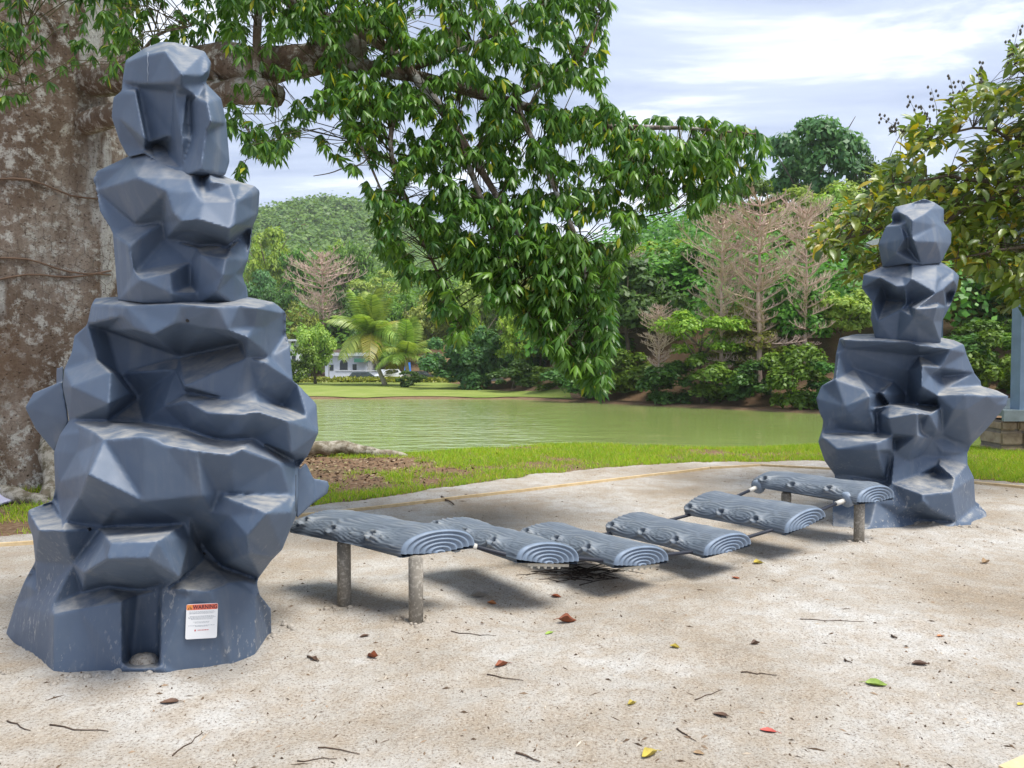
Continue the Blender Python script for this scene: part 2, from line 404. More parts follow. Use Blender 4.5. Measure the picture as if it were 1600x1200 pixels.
# ------------------------------------------------------------------ the two boulder towers
def parse(txt):
    P = {}
    for ln in txt.strip().splitlines():
        for it in ln.split(';'):
            it = it.split()
            if it: P[it[0]] = (float(it[1]), float(it[2]), float(it[3]) / 100 if it[3] != 'g' else None)
    return P
def boulder(name, txt, outline, ridges, ycen, parent, mat=M_ROCK, hulls=(), vox=.0085, smooth=2, shrink=(.90, .94), amp=2.0, rad=55, flatcos=.84, dy=0.0):
    P = parse(txt); names = list(P)
    idx = {n: i for i, n in enumerate(names)}
    co2, w3 = [], []
    for n in names:
        x, y, Y = P[n]
        co2.append(Vector((x, -y)))
        w3.append(W(x, y, Y + dy) if Y else WZ(x, y, -.03))
    ol = [idx[n] for n in outline.split()]
    inner = [i for i in range(len(names)) if i not in set(ol)]
    nw = {}
    for i in inner:                      # deepen the relief between neighbouring facets
        ws = [(math.exp(-((co2[i] - co2[k]).length / rad) ** 2), w3[k].y) for k in inner]
        mean = sum(a * b for a, b in ws) / sum(a for a, b in ws)
        nw[i] = W(co2[i].x, -co2[i].y, mean + (w3[i].y - mean) * amp)
    for i in inner: w3[i] = nw[i]
    edges = []
    for r_ in ridges.strip().splitlines():
        q = [idx[n] for n in r_.split()]
        edges += list(zip(q[:-1], q[1:]))
    vout, eout, fout, ov, oe, of = delaunay_2d_cdt(co2, edges, [ol], 1, 1e-5)
    # gather triangles of one flat facet and level them (1/depth is linear over a plane in the picture)
    cedge = set()
    for k_, e_ in enumerate(eout):
        if oe[k_]: cedge.add(frozenset(e_))
    q0 = np.array([1 / w3[ov[i][0]].y if ov[i] else np.nan for i in range(len(vout))])
    if not np.isnan(q0).any():
        XY = np.array([[p.x, p.y] for p in vout]); own = {}
        isol = np.array([ov[i][0] in set(ol) for i in range(len(vout))])
        tris = [tuple(f) for f in fout if len(f) == 3]
        def grad(t_):
            A = np.c_[XY[list(t_)], np.ones(3)]; return np.linalg.solve(A, q0[list(t_)])[:2] if abs(np.linalg.det(A)) > 1e-6 else np.zeros(2)
        G = [grad(t_) for t_ in tris]; par = list(range(len(tris)))
        def find(a):
            while par[a] != a: a = par[a]
            return a
        em = {}
        for a, t_ in enumerate(tris):
            for u, w_ in ((0, 1), (1, 2), (2, 0)): em.setdefault(frozenset((t_[u], t_[w_])), []).append(a)
        for e_, ts in em.items():
            if len(ts) == 2 and e_ not in cedge:
                n1 = np.array([*(-G[ts[0]] * 16000), 1.0]); n2 = np.array([*(-G[ts[1]] * 16000), 1.0])
                if n1 @ n2 / np.linalg.norm(n1) / np.linalg.norm(n2) > flatcos: par[find(ts[0])] = find(ts[1])
        reg = {}
        for a in range(len(tris)): reg.setdefault(find(a), set()).update(tris[a])
        q = q0.copy()
        for _ in range(30):
            acc = np.zeros(len(q)); cnt = np.zeros(len(q))
            for vsr in reg.values():
                vv_ = list(vsr)
                if len(vv_) > 3:
                    A = np.c_[XY[vv_] - XY[vv_].mean(0), np.ones(len(vv_))]; f_ = A @ np.linalg.lstsq(A, q[vv_], rcond=None)[0]
                else: f_ = q[vv_]
                acc[vv_] += f_; cnt[vv_] += 1
            m_ = (cnt > 0) & ~isol
            q[m_] = .15 * q0[m_] + .85 * (acc / np.maximum(cnt, 1))[m_]
        for i in range(len(vout)):
            k_ = ov[i][0]
            if not isol[i]: w3[k_] = W(co2[k_].x, -co2[k_].y, 1 / q[i])
    fv = []; px2 = []
    for i, p in enumerate(vout):
        if ov[i]: fv.append(w3[ov[i][0]]); px2.append(p)
        else:    # a crossing of two ridges: depth from the nearest given points
            ds = sorted(((p - co2[k]).length, k) for k in range(len(co2)))[:3]
            wsum = sum(1 / (d + .1) for d, k in ds); Y = sum(w3[k].y / (d + .1) for d, k in ds) / wsum
            fv.append(W(p.x, -p.y, Y)); px2.append(p)
    cx = sum(p.x for p in px2) / len(px2); cy = sum(p.y for p in px2) / len(px2)
    n = len(fv); bv = []
    for p, w in zip(px2, fv):
        Yb = max(2 * ycen - w.y, w.y + .14)
        bv.append(W(cx + (p.x - cx) * shrink[0], -(cy + (p.y - cy) * shrink[1]), Yb))
    faces = [tuple(f) for f in fout]
    ecount = {}
    for f in faces:
        for a, b in zip(f, f[1:] + f[:1]): ecount[(a, b)] = 1
    sides = [(b, a, a + n, b + n) for (a, b) in ecount if (b, a) not in ecount]
    allf = faces + [tuple(i + n for i in f[::-1]) for f in faces] + sides
    bm = bmesh.new(); vs_ = [bm.verts.new(p) for p in fv + bv]
    for f in allf:
        try: bm.faces.new([vs_[i] for i in f])
        except ValueError: pass
    for h in hulls:
        hv = [bm.verts.new(W(x, y, Y / 100 + dy)) for x, y, Y in h]
        g = bmesh.ops.convex_hull(bm, input=hv)
    bmesh.ops.recalc_face_normals(bm, faces=bm.faces[:])
    me = bpy.data.meshes.new(name); bm.to_mesh(me); bm.free()
    o = bpy.data.objects.new('tmp', me); COL.objects.link(o)
    md = o.modifiers.new('r', 'REMESH'); md.mode = 'VOXEL'; md.voxel_size = vox
    ms = o.modifiers.new('s', 'SMOOTH'); ms.factor = .5; ms.iterations = smooth
    dg = bpy.context.evaluated_depsgraph_get()
    out = bpy.data.meshes.new_from_object(o.evaluated_get(dg)); out.name = name
    bpy.data.objects.remove(o); 
    out.polygons.foreach_set('use_smooth', [True] * len(out.polygons)); out.materials.clear()
    return obj(name, out, mat, parent)

TL = empty('boulder_tower', (-2.05, 4.15, 0), 'larger near tower of stacked blue-grey moulded climbing boulders with a warning sticker', 'climbing tower', 'boulder towers of the balance course')
lowerL = boulder('base_boulder', '''
A1 5 1003 g; A2 84 1063 g; A3 160 1068 g; A4 240 1071 g; A5 300 1064 g; A6 365 1054 g; A7 398 1040 g; A8 425 1003 g
R1 424 952 400; R2 406 929 385; R3 402 914 388; R4 406 901 388; R5 425 875 375; R6 441 859 366; R7 453 829 368; R8 463 806 378; R9 466 770 385; R10 466 733 395
R11 482 711 400; R12 498 676 402; R13 495 631 405; R14 464 599 402; R15 458 595 400; R16 453 540 402; R17 450 517 402; R18 449 488 400; R19 428 472 402; R20 388 464 405; R21 280 461 405; R22 184 463 405
L1 149 465 405; L2 143 475 402; L3 136 507 402; L4 116 524 408; L5 112 549 405; L6 100 577 405; L7 98 604 402; L8 108 657 398; L9 93 680 395; L10 84 707 395; L11 86 760 395; L12 82 782 398
L13 44 797 398; L14 43 815 396; L15 51 839 388; L16 55 877 392; L17 36 912 400; L18 23 945 408
sa 197 478 374; sb 281 475 362; sc 339 480 359; sd 374 477 362; se 402 481 368; sf 446 490 395
ta 192 494 376; tb 211 515 372; tc 240 523 367; td 269 507 364; te 286 504 365; tf 323 512 365; tg 356 516 362; th 387 528 367; ti 397 511 372; tj 413 512 380; tk 446 521 398
ca 167 516 400; cb 186 583 402; cc 208 613 404; cd 281 557 400; ce 275 578 396; cf 374 537 390; cg 386 559 381; ch 422 558 388; ci 288 603 379; cj 364 625 377; ck 292 627 376; cl 399 609 384; cm 416 567 382
cn 256 635 388; co 224 661 390; cp 290 612 394; cq 215 622 404
la 173 582 385; lb 203 614 392; lc 170 631 379; ld 112 604 386; le 168 658 386; lf 150 560 395
ra 323 645 367; rb 374 648 363; rc 402 643 365; rd 450 658 372; re 479 652 390; rf 375 676 366; rg 330 684 378; rh 455 708 376; ri 396 686 372; rj 402 628 380; rk 440 634 396; rl 463 722 392
ba 125 675 378; bb 146 674 371; bc 162 687 362; bd 224 682 358; be 243 684 358; bf 257 695 356; bg 307 704 354; bh 358 710 356; bi 378 702 358; bj 438 724 372; bk 461 735 384; bl 371 688 371; bm 294 672 382
da 133 741 360; db 120 707 376; dc 93 753 383; dd 124 776 366; de 101 815 372; df 150 694 366; dg 88 780 390
ea 138 742 354; eb 184 792 361; ec 158 820 372; ed 224 784 353; ee 316 775 354; ef 367 768 359; eg 172 824 374; eh 245 822 369
fa 341 772 360; fb 455 774 374; fc 417 801 345; fd 455 800 362; fe 386 837 347; ff 358 806 356; fg 296 808 366; fh 330 802 362; fi 440 858 363; fj 389 866 353; fk 425 871 364
ga 156 827 371; gb 288 819 368; gc 246 845 341; gd 174 848 344; ge 166 874 343; gf 229 873 340; gg 280 903 352; gh 132 895 358; gi 265 832 354; gj 297 839 369; gk 287 896 366
gl 138 918 373; gm 166 916 376; gn 220 921 376; go 254 912 371
ha 282 904 370; hb 318 872 381; hc 358 910 373; hd 295 930 364; he 315 852 384; hf 345 884 384; hg 398 903 385; hh 376 907 378
ia 61 828 372; ib 99 829 367; ic 96 811 379; id 55 878 391; ie 114 882 372; if 80 783 400
ja 60 926 383; jb 81 947 372; jc 124 952 369; jd 130 925 376; je 190 940 366; jf 190 1036 359; jg 215 930 373; jh 205 1030 369; ji 249 922 373; jj 247 1030 369; jk 253 922 366; jl 251 1036 359; jp 203 1044 358; jq 249 1044 358; jm 330 922 366; jn 400 930 381; jo 84 960 369
''', 'A1 A2 A3 A4 A5 A6 A7 A8 R1 R2 R3 R4 R5 R6 R7 R8 R9 R10 R11 R12 R13 R14 R15 R16 R17 R18 R19 R20 R21 R22 L1 L2 L3 L4 L5 L6 L7 L8 L9 L10 L11 L12 L13 L14 L15 L16 L17 L18', '''
L2 sa sb sc sd se sf R18
L3 ta tb tc td te tf tg th ti tj tk R17
sa ta
sb td
sc tg
sd ti
se tj
ca cb cc cq cn
ca cd ce cq
cd cg
cd cf cg ch R16
ce ci ck cj cg
ce cp cn
ck cj rj rk re
cg cm cl cj
ck ra rb rc rd re
ra rg rf rb
rd rh R11
rf ri rh
L5 lf la lb
L7 ld lc lb
lc le co
ld L8
L8 le co bm bl ri rl
L8 ba bb bc bd be bf bg bh bi bj bk R10
bb df da dd
ba db da
L9 db dc L11
dc da
de dd ec
bc ea eb eg
ea da
bf ed
bg ee
bh ef
ea ec eg
fa fb fd fc fa
fc fe ff fa
fe fj fk fi fd
fg fh ff
ga gb gi gc gd ga gh ge gd
gc gf ge
gf gg gj gb
gh gl gm gn go gg
gg gk gj
ha hb hc hd ha
he hf hg
hb he fg
hf fj
L13 if ic ib ia L14
ia ie ib
ie L16
L16 ja jb jc jd ie
jb jo A2
ja L18
je jf
jg jh
ji jj
jk jl
jf jh jj jl
jf jp jq jl
je jg ji jk jm hd
hc jn A7
jc je
''', 4.22, TL, hulls=[
 [(39, 637, 425), (52, 614, 425), (96, 596, 415), (107, 657, 415), (85, 706, 425), (78, 698, 425), (55, 670, 425), (60, 640, 465), (100, 600, 470), (110, 700, 465)],
 [(88, 575, 440), (98, 571, 430), (98, 605, 430), (88, 612, 440), (105, 590, 470)],
 [(466, 735, 405), (478, 722, 412), (490, 747, 415), (493, 783, 415), (464, 811, 405), (440, 760, 450), (470, 770, 450)],
 [(488, 747, 416), (512, 751, 422), (515, 759, 422), (512, 771, 422), (493, 783, 416), (480, 770, 450), (500, 760, 450), (470, 800, 412)],
])
midL = boulder('middle_boulder', '''
o1 184 470 392; o2 176 366 392; o3 172 357 395; o4 155 330 398; o5 144 280 400; o6 151 267 402; o7 198 245 400; o8 240 222 400; o9 320 240 400; o10 352 276 395; o11 377 285 392; o12 398 290 392; o13 406 298 396; o14 404 333 398; o15 395 355 396; o16 388 405 398; o17 379 430 398; o18 385 450 402; o19 386 472 402; o20 364 474 380; o21 309 474 374; o22 268 474 366; o23 223 474 372
a 214 278 372; b 257 279 364; c 298 280 362; n1 306 301 361; n2 318 317 360; n3 325 300 366; n4 330 283 364; n5 316 284 370; d 359 288 365; d2 369 316 363; d3 367 352 362
e1 259 298 362; e2 270 333 360; e3 284 346 359; f1 309 343 357; f2 359 358 360
g1 211 347 382; g2 255 346 381; h1 195 258 388; h2 151 297 396; h3 209 349 388
i1 259 373 383; i2 309 384 383; i3 347 383 384; i4 300 362 380
w1 202 384 377; w2 210 423 372; w3 220 437 368; w4 266 427 368; w5 268 458 366; w6 298 410 378; w7 298 446 378; w8 213 424 378
p1 315 398 369; p2 354 405 368; p3 349 430 366; p4 338 456 368; p5 309 388 380; p6 359 390 382; p7 309 458 374; q1 353 392 384; q2 366 430 378; r1 394 358 394; r2 354 386 386
''', 'o1 o2 o3 o4 o5 o6 o7 o8 o9 o10 o11 o12 o13 o14 o15 o16 o17 o18 o19 o20 o21 o22 o23', '''
h1 a g1
o5 h2 h3 o3
h1 h2
a b e1 e2 e3 f1 f2 d3 o14
b c n5 n4 d o11
c n1 n2 n3 n4
n5 n2
d d2 d3
g1 g2 e3
g2 i1 i2 i3 f2
o2 w1 g2
w1 w2 w3 o23
w2 w8 w6
w3 w4 w5
w4 w6 w7
p5 p1 p2 p6
p1 p7
p2 p3 p4
p3 q2 o20
p6 r1 o15
i3 r2 r1
''', 4.03, TL, vox=.0085, hulls=[[(372, 466, 410), (388, 466, 412), (386, 448, 414), (378, 432, 414), (366, 440, 412), (370, 466, 430), (384, 462, 432)]])
topL = boulder('top_boulder', '''
o1 202 246 392; o2 198 243 395; o3 187 222 396; o4 174 183 396; o5 177 152 394; o6 190 142 390; o7 191 127 392; o8 196 94 394; o9 226 75 396; o10 252 65 398; o11 274 66 398; o12 320 80 398; o13 330 97 395; o14 327 118 390; o15 321 129 388; o16 346 154 390; o17 354 193 388; o18 359 253 388; o19 352 274 384; o20 320 276 376; o21 284 275 374; o22 250 258 378; o23 226 240 384
a1 199 97 386; a2 228 86 372; a3 258 80 370; a4 284 116 366; a5 284 134 368; a6 234 131 376; a7 325 110 376; a8 255 70 388; a9 315 118 374; a10 270 128 369
b1 212 145 380; b2 227 218 376; b3 186 184 386; b4 225 233 386; b5 214 136 384; b6 271 143 378; b7 268 211 380; b8 232 222 386; b9 244 226 392
c1 273 147 372; c2 291 147 372; c3 284 218 374; c4 273 223 378; c5 294 158 377; c6 296 206 378; c7 306 150 374; d1 324 161 366; d2 330 191 362; d3 316 208 368; d4 310 150 376; d5 322 204 364; d6 313 266 368; d7 300 214 376; d8 285 262 376; d9 258 232 390
''', 'o1 o2 o3 o4 o5 o6 o7 o8 o9 o10 o11 o12 o13 o14 o15 o16 o17 o18 o19 o20 o21 o22 o23', '''
o8 a1 a2 a3 a4 a5
o7 a6 a5 o15
a8 a3
a4 a9 a7 o13
o5 b1 b2 b4
o4 b3 b4
b1 b5 b6
b5 b8 b9
b6 b7 b8
c1 c4
c2 c3
c5 c6
c2 c5
c7 d1 o16
d1 d2 o17
d2 d3 d7
d3 d5 d6
c7 d4
b9 d9 d8
c4 c3 d7
''', 4.05, TL, vox=.0085)

# warning sticker on the foot of the near tower
bv = None
def raycast_on(o, px, py):
    me = o.data; t_ = BVHTree.FromPolygons([v.co[:] for v in me.vertices], [p.vertices[:] for p in me.polygons])
    def f(px, py):
        d = W(px, py, 10) - Vector((0, 0, CAMZ)); h = t_.ray_cast(Vector((0, 0, CAMZ)), d.normalized())
        return h[0], h[1]
    return f
hit = raycast_on(lowerL, 0, 0)
pc = [hit(*q)[0] for q in ((290, 943), (339, 940), (341, 995), (292, 997))]
ctr = sum(pc, Vector()) / 4; ux = ((pc[1] - pc[0]) + (pc[2] - pc[3])).normalized(); nn = ux.cross((pc[0] - pc[3])).normalized()
if nn.y > 0: nn = -nn
uy = nn.cross(ux)
sw = (pc[1] - pc[0]).length; sh = (pc[0] - pc[3]).length; lift = max((hit(290 + i * 10, 942 + j * 11)[0] - ctr).dot(nn) for i in range(6) for j in range(6)) + .003
st = bpy.data.objects.new('warning_sticker', None)
def card(name, mat, parent, x0, x1, y0, y1, z, rnd=0.0, n=5):
    """a thin print in sticker space: x right, y up, both 0..1"""
    X0, X1, Y0, Y1 = (x0 - .5) * sw, (x1 - .5) * sw, (y0 - .5) * sh, (y1 - .5) * sh
    pts = []
    if rnd:
        for cx_, cy_, a0 in ((X1 - rnd, Y1 - rnd, 0), (X0 + rnd, Y1 - rnd, 90), (X0 + rnd, Y0 + rnd, 180), (X1 - rnd, Y0 + rnd, 270)):
            for k in range(n): a = math.radians(a0 + 90 * k / (n - 1)); pts.append((cx_ + rnd * math.cos(a), cy_ + rnd * math.sin(a)))
    else: pts = [(X1, Y1), (X0, Y1), (X0, Y0), (X1, Y0)]
    return pts
def flat_mesh(polys, z0, z1):
    m = MB()
    for pts in polys:
        k = len(pts); f = [ctr + ux * a + uy * b + nn * (lift + z1) for a, b in pts]; g = [ctr + ux * a + uy * b + nn * (lift + z0) for a, b in pts]
        m.add(f + g, [tuple(range(k))] + [((i + 1) % k, i, i + k, (i + 1) % k + k) for i in range(k)])
    return m
stk = flat_mesh([card('', 0, 0, 0, 1, 0, 1, 0, rnd=.008)], -.004, 0).build('warning_sticker', M_WHITE, TL)
stk['label'] = 'white warning sticker with a red band on the base boulder'
flat_mesh([card('', 0, 0, .006, .994, .835, .994, 0, rnd=.006)], 0, .0006).build('red_band', M_RED, stk)
flat_mesh([card('', 0, 0, .02, .20, .845, .985, 0)], .0006, .001).build('orange_panel', M_ORANGE, stk)
tri = [[((.05 - .5) * sw, (.86 - .5) * sh), ((.09 - .5) * sw, (.86 - .5) * sh), ((.105 - .5) * sw, (.95 - .5) * sh)], [((.13 - .5) * sw, (.86 - .5) * sh), ((.18 - .5) * sw, (.86 - .5) * sh), ((.125 - .5) * sw, (.95 - .5) * sh)]]
flat_mesh(tri, .001, .0014).build('alert_symbol', M_INK, stk)
cu = bpy.data.curves.new('warning', 'FONT'); cu.body = 'WARNING'; cu.size = 1; cu.offset = .018
to = bpy.data.objects.new('tmp', cu); COL.objects.link(to)
tm = bpy.data.meshes.new_from_object(to.evaluated_get(bpy.context.evaluated_depsgraph_get())); bpy.data.objects.remove(to)
xx = [v.co.x for v in tm.vertices]; yy = [v.co.y for v in tm.vertices]; ax, bx_, ay, by = min(xx), max(xx), min(yy), max(yy)
for v_ in tm.vertices:
    a = (.205 + .77 * (v_.co.x - ax) / (bx_ - ax) - .5) * sw; b = (.858 + .118 * (v_.co.y - ay) / (by - ay) - .5) * sh
    v_.co = ctr + ux * a + uy * b + nn * (lift + .0014)
tm.materials.clear(); tm.name = 'warning_lettering'; obj('warning_lettering', tm, M_INK, stk)
def textline(y, x0, x1, h, seed):
    r_ = random.Random(seed); out = []; x = x0
    while x < x1:
        w_ = r_.uniform(.02, .07); out.append(card('', 0, 0, x, min(x + w_, x1), y - h / 2, y + h / 2 * r_.uniform(.5, 1), 0)); x += w_ + .014
    return out
L_ = []
for i, (y, a, b) in enumerate(((.785, .1, .9), (.755, .11, .92), (.73, .1, .86), (.655, .12, .88), (.625, .07, .94), (.595, .08, .86), (.565, .16, .84), (.49, .24, .76), (.46, .29, .72), (.385, .08, .92), (.36, .3, .7))):
    L_ += textline(y, a, b, .012, i)
flat_mesh(L_, 0, .0006).build('small_print', M_GREYINK, stk)
flat_mesh(textline(.25, .28, .34, .06, 50) + textline(.25, .38, .74, .026, 51), 0, .0006).build('red_maker_line', M_REDINK, stk)
hit2 = raycast_on(topL, 0, 0)
pts = [h_[0] + h_[1] * .0005 for h_ in (hit2(231 + .5 * math.sin(i), 82 + i * 2.4) for i in range(20)) if h_[0]]
m = MB(); m.tube(pts, .0022, 5); m.build('mould_seam', plain('seam_pale', (.30, .34, .40), .6), TL, True)
hit3 = raycast_on(lowerL, 0, 0)
pts = [h_[0] + h_[1] * .0005 for h_ in (hit3(462, 742 + i * 3) for i in range(20)) if h_[0]]
m = MB(); m.tube(pts, .0025, 5); m.build('mould_seam', plain('seam_dark', (.03, .04, .055), .6), TL, True)
# little screw holes, and the sand caught in the channel at the foot
for px, py in ((140, 827), (319, 865), (293, 501)):
    p, n_ = hit(px, py)
    m = MB(); m.lathe([(.009, -.01), (.009, .002), (.005, .003)], 10, p, n_.to_track_quat('Z', 'Y').to_matrix()); m.build('screw', M_BOLT, TL)
p0 = W(226, 1040, 3.68); m = MB()
vv = []; K = 14
for i in range(5):
    for k in range(K):
        a = 2 * math.pi * k / K; r_ = 1 - (i / 4) ** 2 if i else 1.0; r_ = [1.15, 1, .8, .5, .05][i]
        vv.append((p0.x + .066 * r_ * math.cos(a), p0.y - .01 + .055 * r_ * math.sin(a) , [0, .055, .072, .08, .082][i] + .008 * noise.noise(Vector((k * 1.3, i, 2)))))
m.add(vv, [(i * K + k, i * K + (k + 1) % K, (i + 1) * K + (k + 1) % K, (i + 1) * K + k) for i in range(4) for k in range(K)] + [tuple(range(4 * K, 5 * K))])
tag(m.build('sand_heap', M_SAND, None, True), 'small heap of sand caught in the channel at the foot of the larger boulder tower', 'sand heap')

TR = empty('boulder_tower', (4.25, 7.15, 0), 'smaller far tower of stacked dark blue-grey climbing boulders beside the last log step', 'climbing tower', 'boulder towers of the balance course')
lowR = boulder('base_boulder', '''
g1 1300 836 g; g2 1330 840 g; g3 1365 834 g; g4 1410 832 g; g5 1455 838 g; g6 1487 835 g; g7 1520 830 g; g8 1547 828 g
R1 1541 800 715; R2 1524 783 712; R3 1522 746 705; R4 1512 726 705; R5 1512 708 712; R6 1518 695 708; R7 1543 669 702; R8 1573 633 696; R9 1576 619 698; R10 1558 610 705; R11 1533 603 712; R12 1533 595 712; R13 1523 583 712; R14 1510 552 708; R15 1506 538 708; R16 1490 531 712; R17 1470 527 715; R18 1420 523 718; R19 1368 521 718; R20 1335 522 715; R21 1311 528 708
L1 1306 552 702; L2 1302 592 700; L3 1283 603 700; L4 1275 623 698; L5 1280 645 695; L6 1286 657 695; L7 1284 672 700; L8 1278 690 695; L9 1288 720 698; L10 1304 742 705; L11 1302 772 708; L12 1300 800 700
a1 1318 531 695; a2 1416 534 680; a3 1436 540 678; a4 1487 546 688; b1 1311 553 698; b2 1334 576 704; b3 1396 596 708; b4 1419 578 702; b5 1441 572 686; b6 1470 587 704; b7 1436 556 700; b8 1416 616 712; b9 1414 631 712; b10 1388 632 706; b11 1374 616 702; b12 1320 545 700; b13 1470 575 690; b14 1440 604 684; b15 1452 585 690
c1 1305 593 690; c2 1353 609 682; c3 1379 615 684; c4 1390 633 688; c5 1358 640 678; c6 1359 620 676; c7 1320 635 680; c8 1297 654 688; c9 1314 671 690; c10 1328 646 678; c11 1370 644 690; c12 1372 674 688
d1 1430 632 702; d2 1462 635 700; d3 1433 646 668; d4 1388 654 672; d5 1393 677 674; d6 1433 680 672; d7 1464 671 682; d8 1436 655 682; d9 1440 676 684; d10 1452 648 676
e1 1288 677 690; e2 1368 678 684; e3 1394 682 672; e4 1370 692 660; e5 1286 684 684; e6 1370 704 660; e7 1393 703 672; e8 1308 703 672; e9 1325 742 694; e10 1385 752 690; e11 1387 709 682
f1 1478 607 695; f2 1464 618 684; f3 1509 616 672; f4 1543 619 676; f5 1470 637 684; f6 1509 640 674; f7 1557 632 684; f8 1473 677 696; f9 1475 683 700; f10 1515 700 706; f11 1472 705 698; f12 1490 640 676
h1 1396 686 686; h2 1458 686 694; h3 1470 714 700; h4 1458 737 700; h5 1397 709 682; h6 1440 712 696; h7 1420 720 688
k1 1393 756 680; k2 1433 742 690; k3 1467 726 692; k4 1492 748 676; k5 1487 768 664; k6 1441 773 660; k7 1441 783 658; k8 1455 796 660; k9 1495 816 668; k10 1419 793 668; k11 1368 785 676; k12 1359 822 664; k13 1400 806 672; k14 1440 812 676; k15 1526 790 700; k16 1512 815 674
''', 'g1 g2 g3 g4 g5 g6 g7 g8 R1 R2 R3 R4 R5 R6 R7 R8 R9 R10 R11 R12 R13 R14 R15 R16 R17 R18 R19 R20 R21 L1 L2 L3 L4 L5 L6 L7 L8 L9 L10 L11 L12', '''
R21 a1 a2 a3 a4 R15
L1 b1 b2 b3 b4 b5 b7
b1 b12 b7
b5 b13 b6
b3 b8 b9 b10 b11 b2
b4 b14 b8
b5 b15 b14
L2 c1 c2 c3 c4 c5 c6 c3
c6 c7 c8 L5
c7 c10 c5
c8 c9
c4 d1 d2
d4 d3 d8 d10 d2
c11 d4 d5 d6 d3
d8 d9 d7
c11 c12
e1 e2 e3 e4 e5 L8
e4 e6 e7 e3
e5 e8 e6
e8 e9 e10 e11
f1 R11
f2 f3 f4 R9
f1 f2 f5 f8
f5 f12 f6 f7 R8
f8 R6
f9 f10
f11 R5
h1 h5 k1
h2 h3 h4
k1 k2 k3 k4 k5 k6 k1
k3 R4
k6 k7 k8 k9 g7
k7 k10 k13 k12 g3
k11 k10
k11 k12
k4 R3
k9 k16
k13 k14 k9
''', 7.34, TR, dy=.12, vox=.012, smooth=2, rad=32, hulls=[[(1528, 785, 715), (1540, 800, 712), (1550, 832, 705), (1525, 832, 700), (1520, 790, 740), (1540, 832, 745)]])
midR = boulder('middle_boulder', '''
o1 1368 533 698; o2 1360 496 698; o3 1363 473 698; o4 1346 450 700; o5 1349 429 702; o6 1379 416 702; o7 1422 400 704; o8 1468 408 702; o9 1490 422 700; o10 1499 431 702; o11 1495 454 698; o12 1486 476 698; o13 1472 502 698; o14 1470 536 696; o15 1434 538 686; o16 1400 538 688
a1 1406 414 690; a2 1410 432 682; a3 1418 413 690; a4 1426 412 684; a5 1424 436 678; a6 1462 458 674; a7 1466 474 682; a8 1414 447 680; a9 1416 474 684; a10 1463 416 682; a11 1464 437 676
b1 1374 434 684; b2 1400 448 680; b3 1412 470 692; b4 1378 444 700; b5 1364 474 692; b6 1372 502 688; b7 1406 484 684; b8 1385 468 706
c1 1420 478 684; c2 1430 483 668; c3 1464 480 666; c4 1458 502 672; c5 1434 510 676; c6 1427 496 674; c7 1424 475 690
d1 1468 440 680; d2 1490 438 684; d3 1495 448 690; d4 1474 452 678; d5 1485 454 692; d6 1478 480 690; d7 1480 460 700
''', 'o1 o2 o3 o4 o5 o6 o7 o8 o9 o10 o11 o12 o13 o14 o15 o16', '''
a1 a2 a3
a4 a5 a8 a9
a5 a6 a7
a4 a10 a11
o4 b1 b2 b3
b4 b2
b4 b5 b8 b3
b5 b6 b7 b3
c7 c1 c2 c3 a7
c2 c6 c5 c4 c3
d1 d2 d3
d1 d4 d5
d4 d6
d5 d7 d6
a11 d1
''', 7.24, TR, dy=.12, vox=.010, smooth=2, rad=28)
topR = boulder('top_boulder', '''
o1 1379 418 700; o2 1372 382 700; o3 1384 354 700; o4 1394 347 700; o5 1393 336 700; o6 1399 323 702; o7 1424 317 704; o8 1444 310 704; o9 1460 316 704; o10 1475 326 702; o11 1475 348 700; o12 1487 364 700; o13 1486 380 698; o14 1470 411 694; o15 1440 414 686; o16 1418 412 688
a1 1406 332 690; a2 1418 338 682; a3 1428 326 694; a4 1454 327 690; a5 1457 318 698; a6 1445 334 682; a7 1470 347 690; a8 1404 346 694; a9 1430 318 699
b1 1407 352 684; b2 1417 347 680; b3 1425 345 676; b4 1424 370 672; b5 1428 377 670; b6 1463 378 672; b7 1466 352 680; b8 1469 395 680; b9 1413 374 676; b10 1400 394 682; b11 1419 388 690; b12 1418 404 684; b13 1420 372 682
''', 'o1 o2 o3 o4 o5 o6 o7 o8 o9 o10 o11 o12 o13 o14 o15 o16', '''
o3 a8 a2 a6 a7 o11
o5 a1 a2
o6 a1 a3 a4 a6
a3 a9 a5 a4
a8 b1 b9 b10 o2
b2 b13 b9
b3 b4 b5 b6 b7
b6 b8 o14
b5 b11 b12
b10 b11
''', 7.24, TR, dy=.12, vox=.010, smooth=2, rad=28)

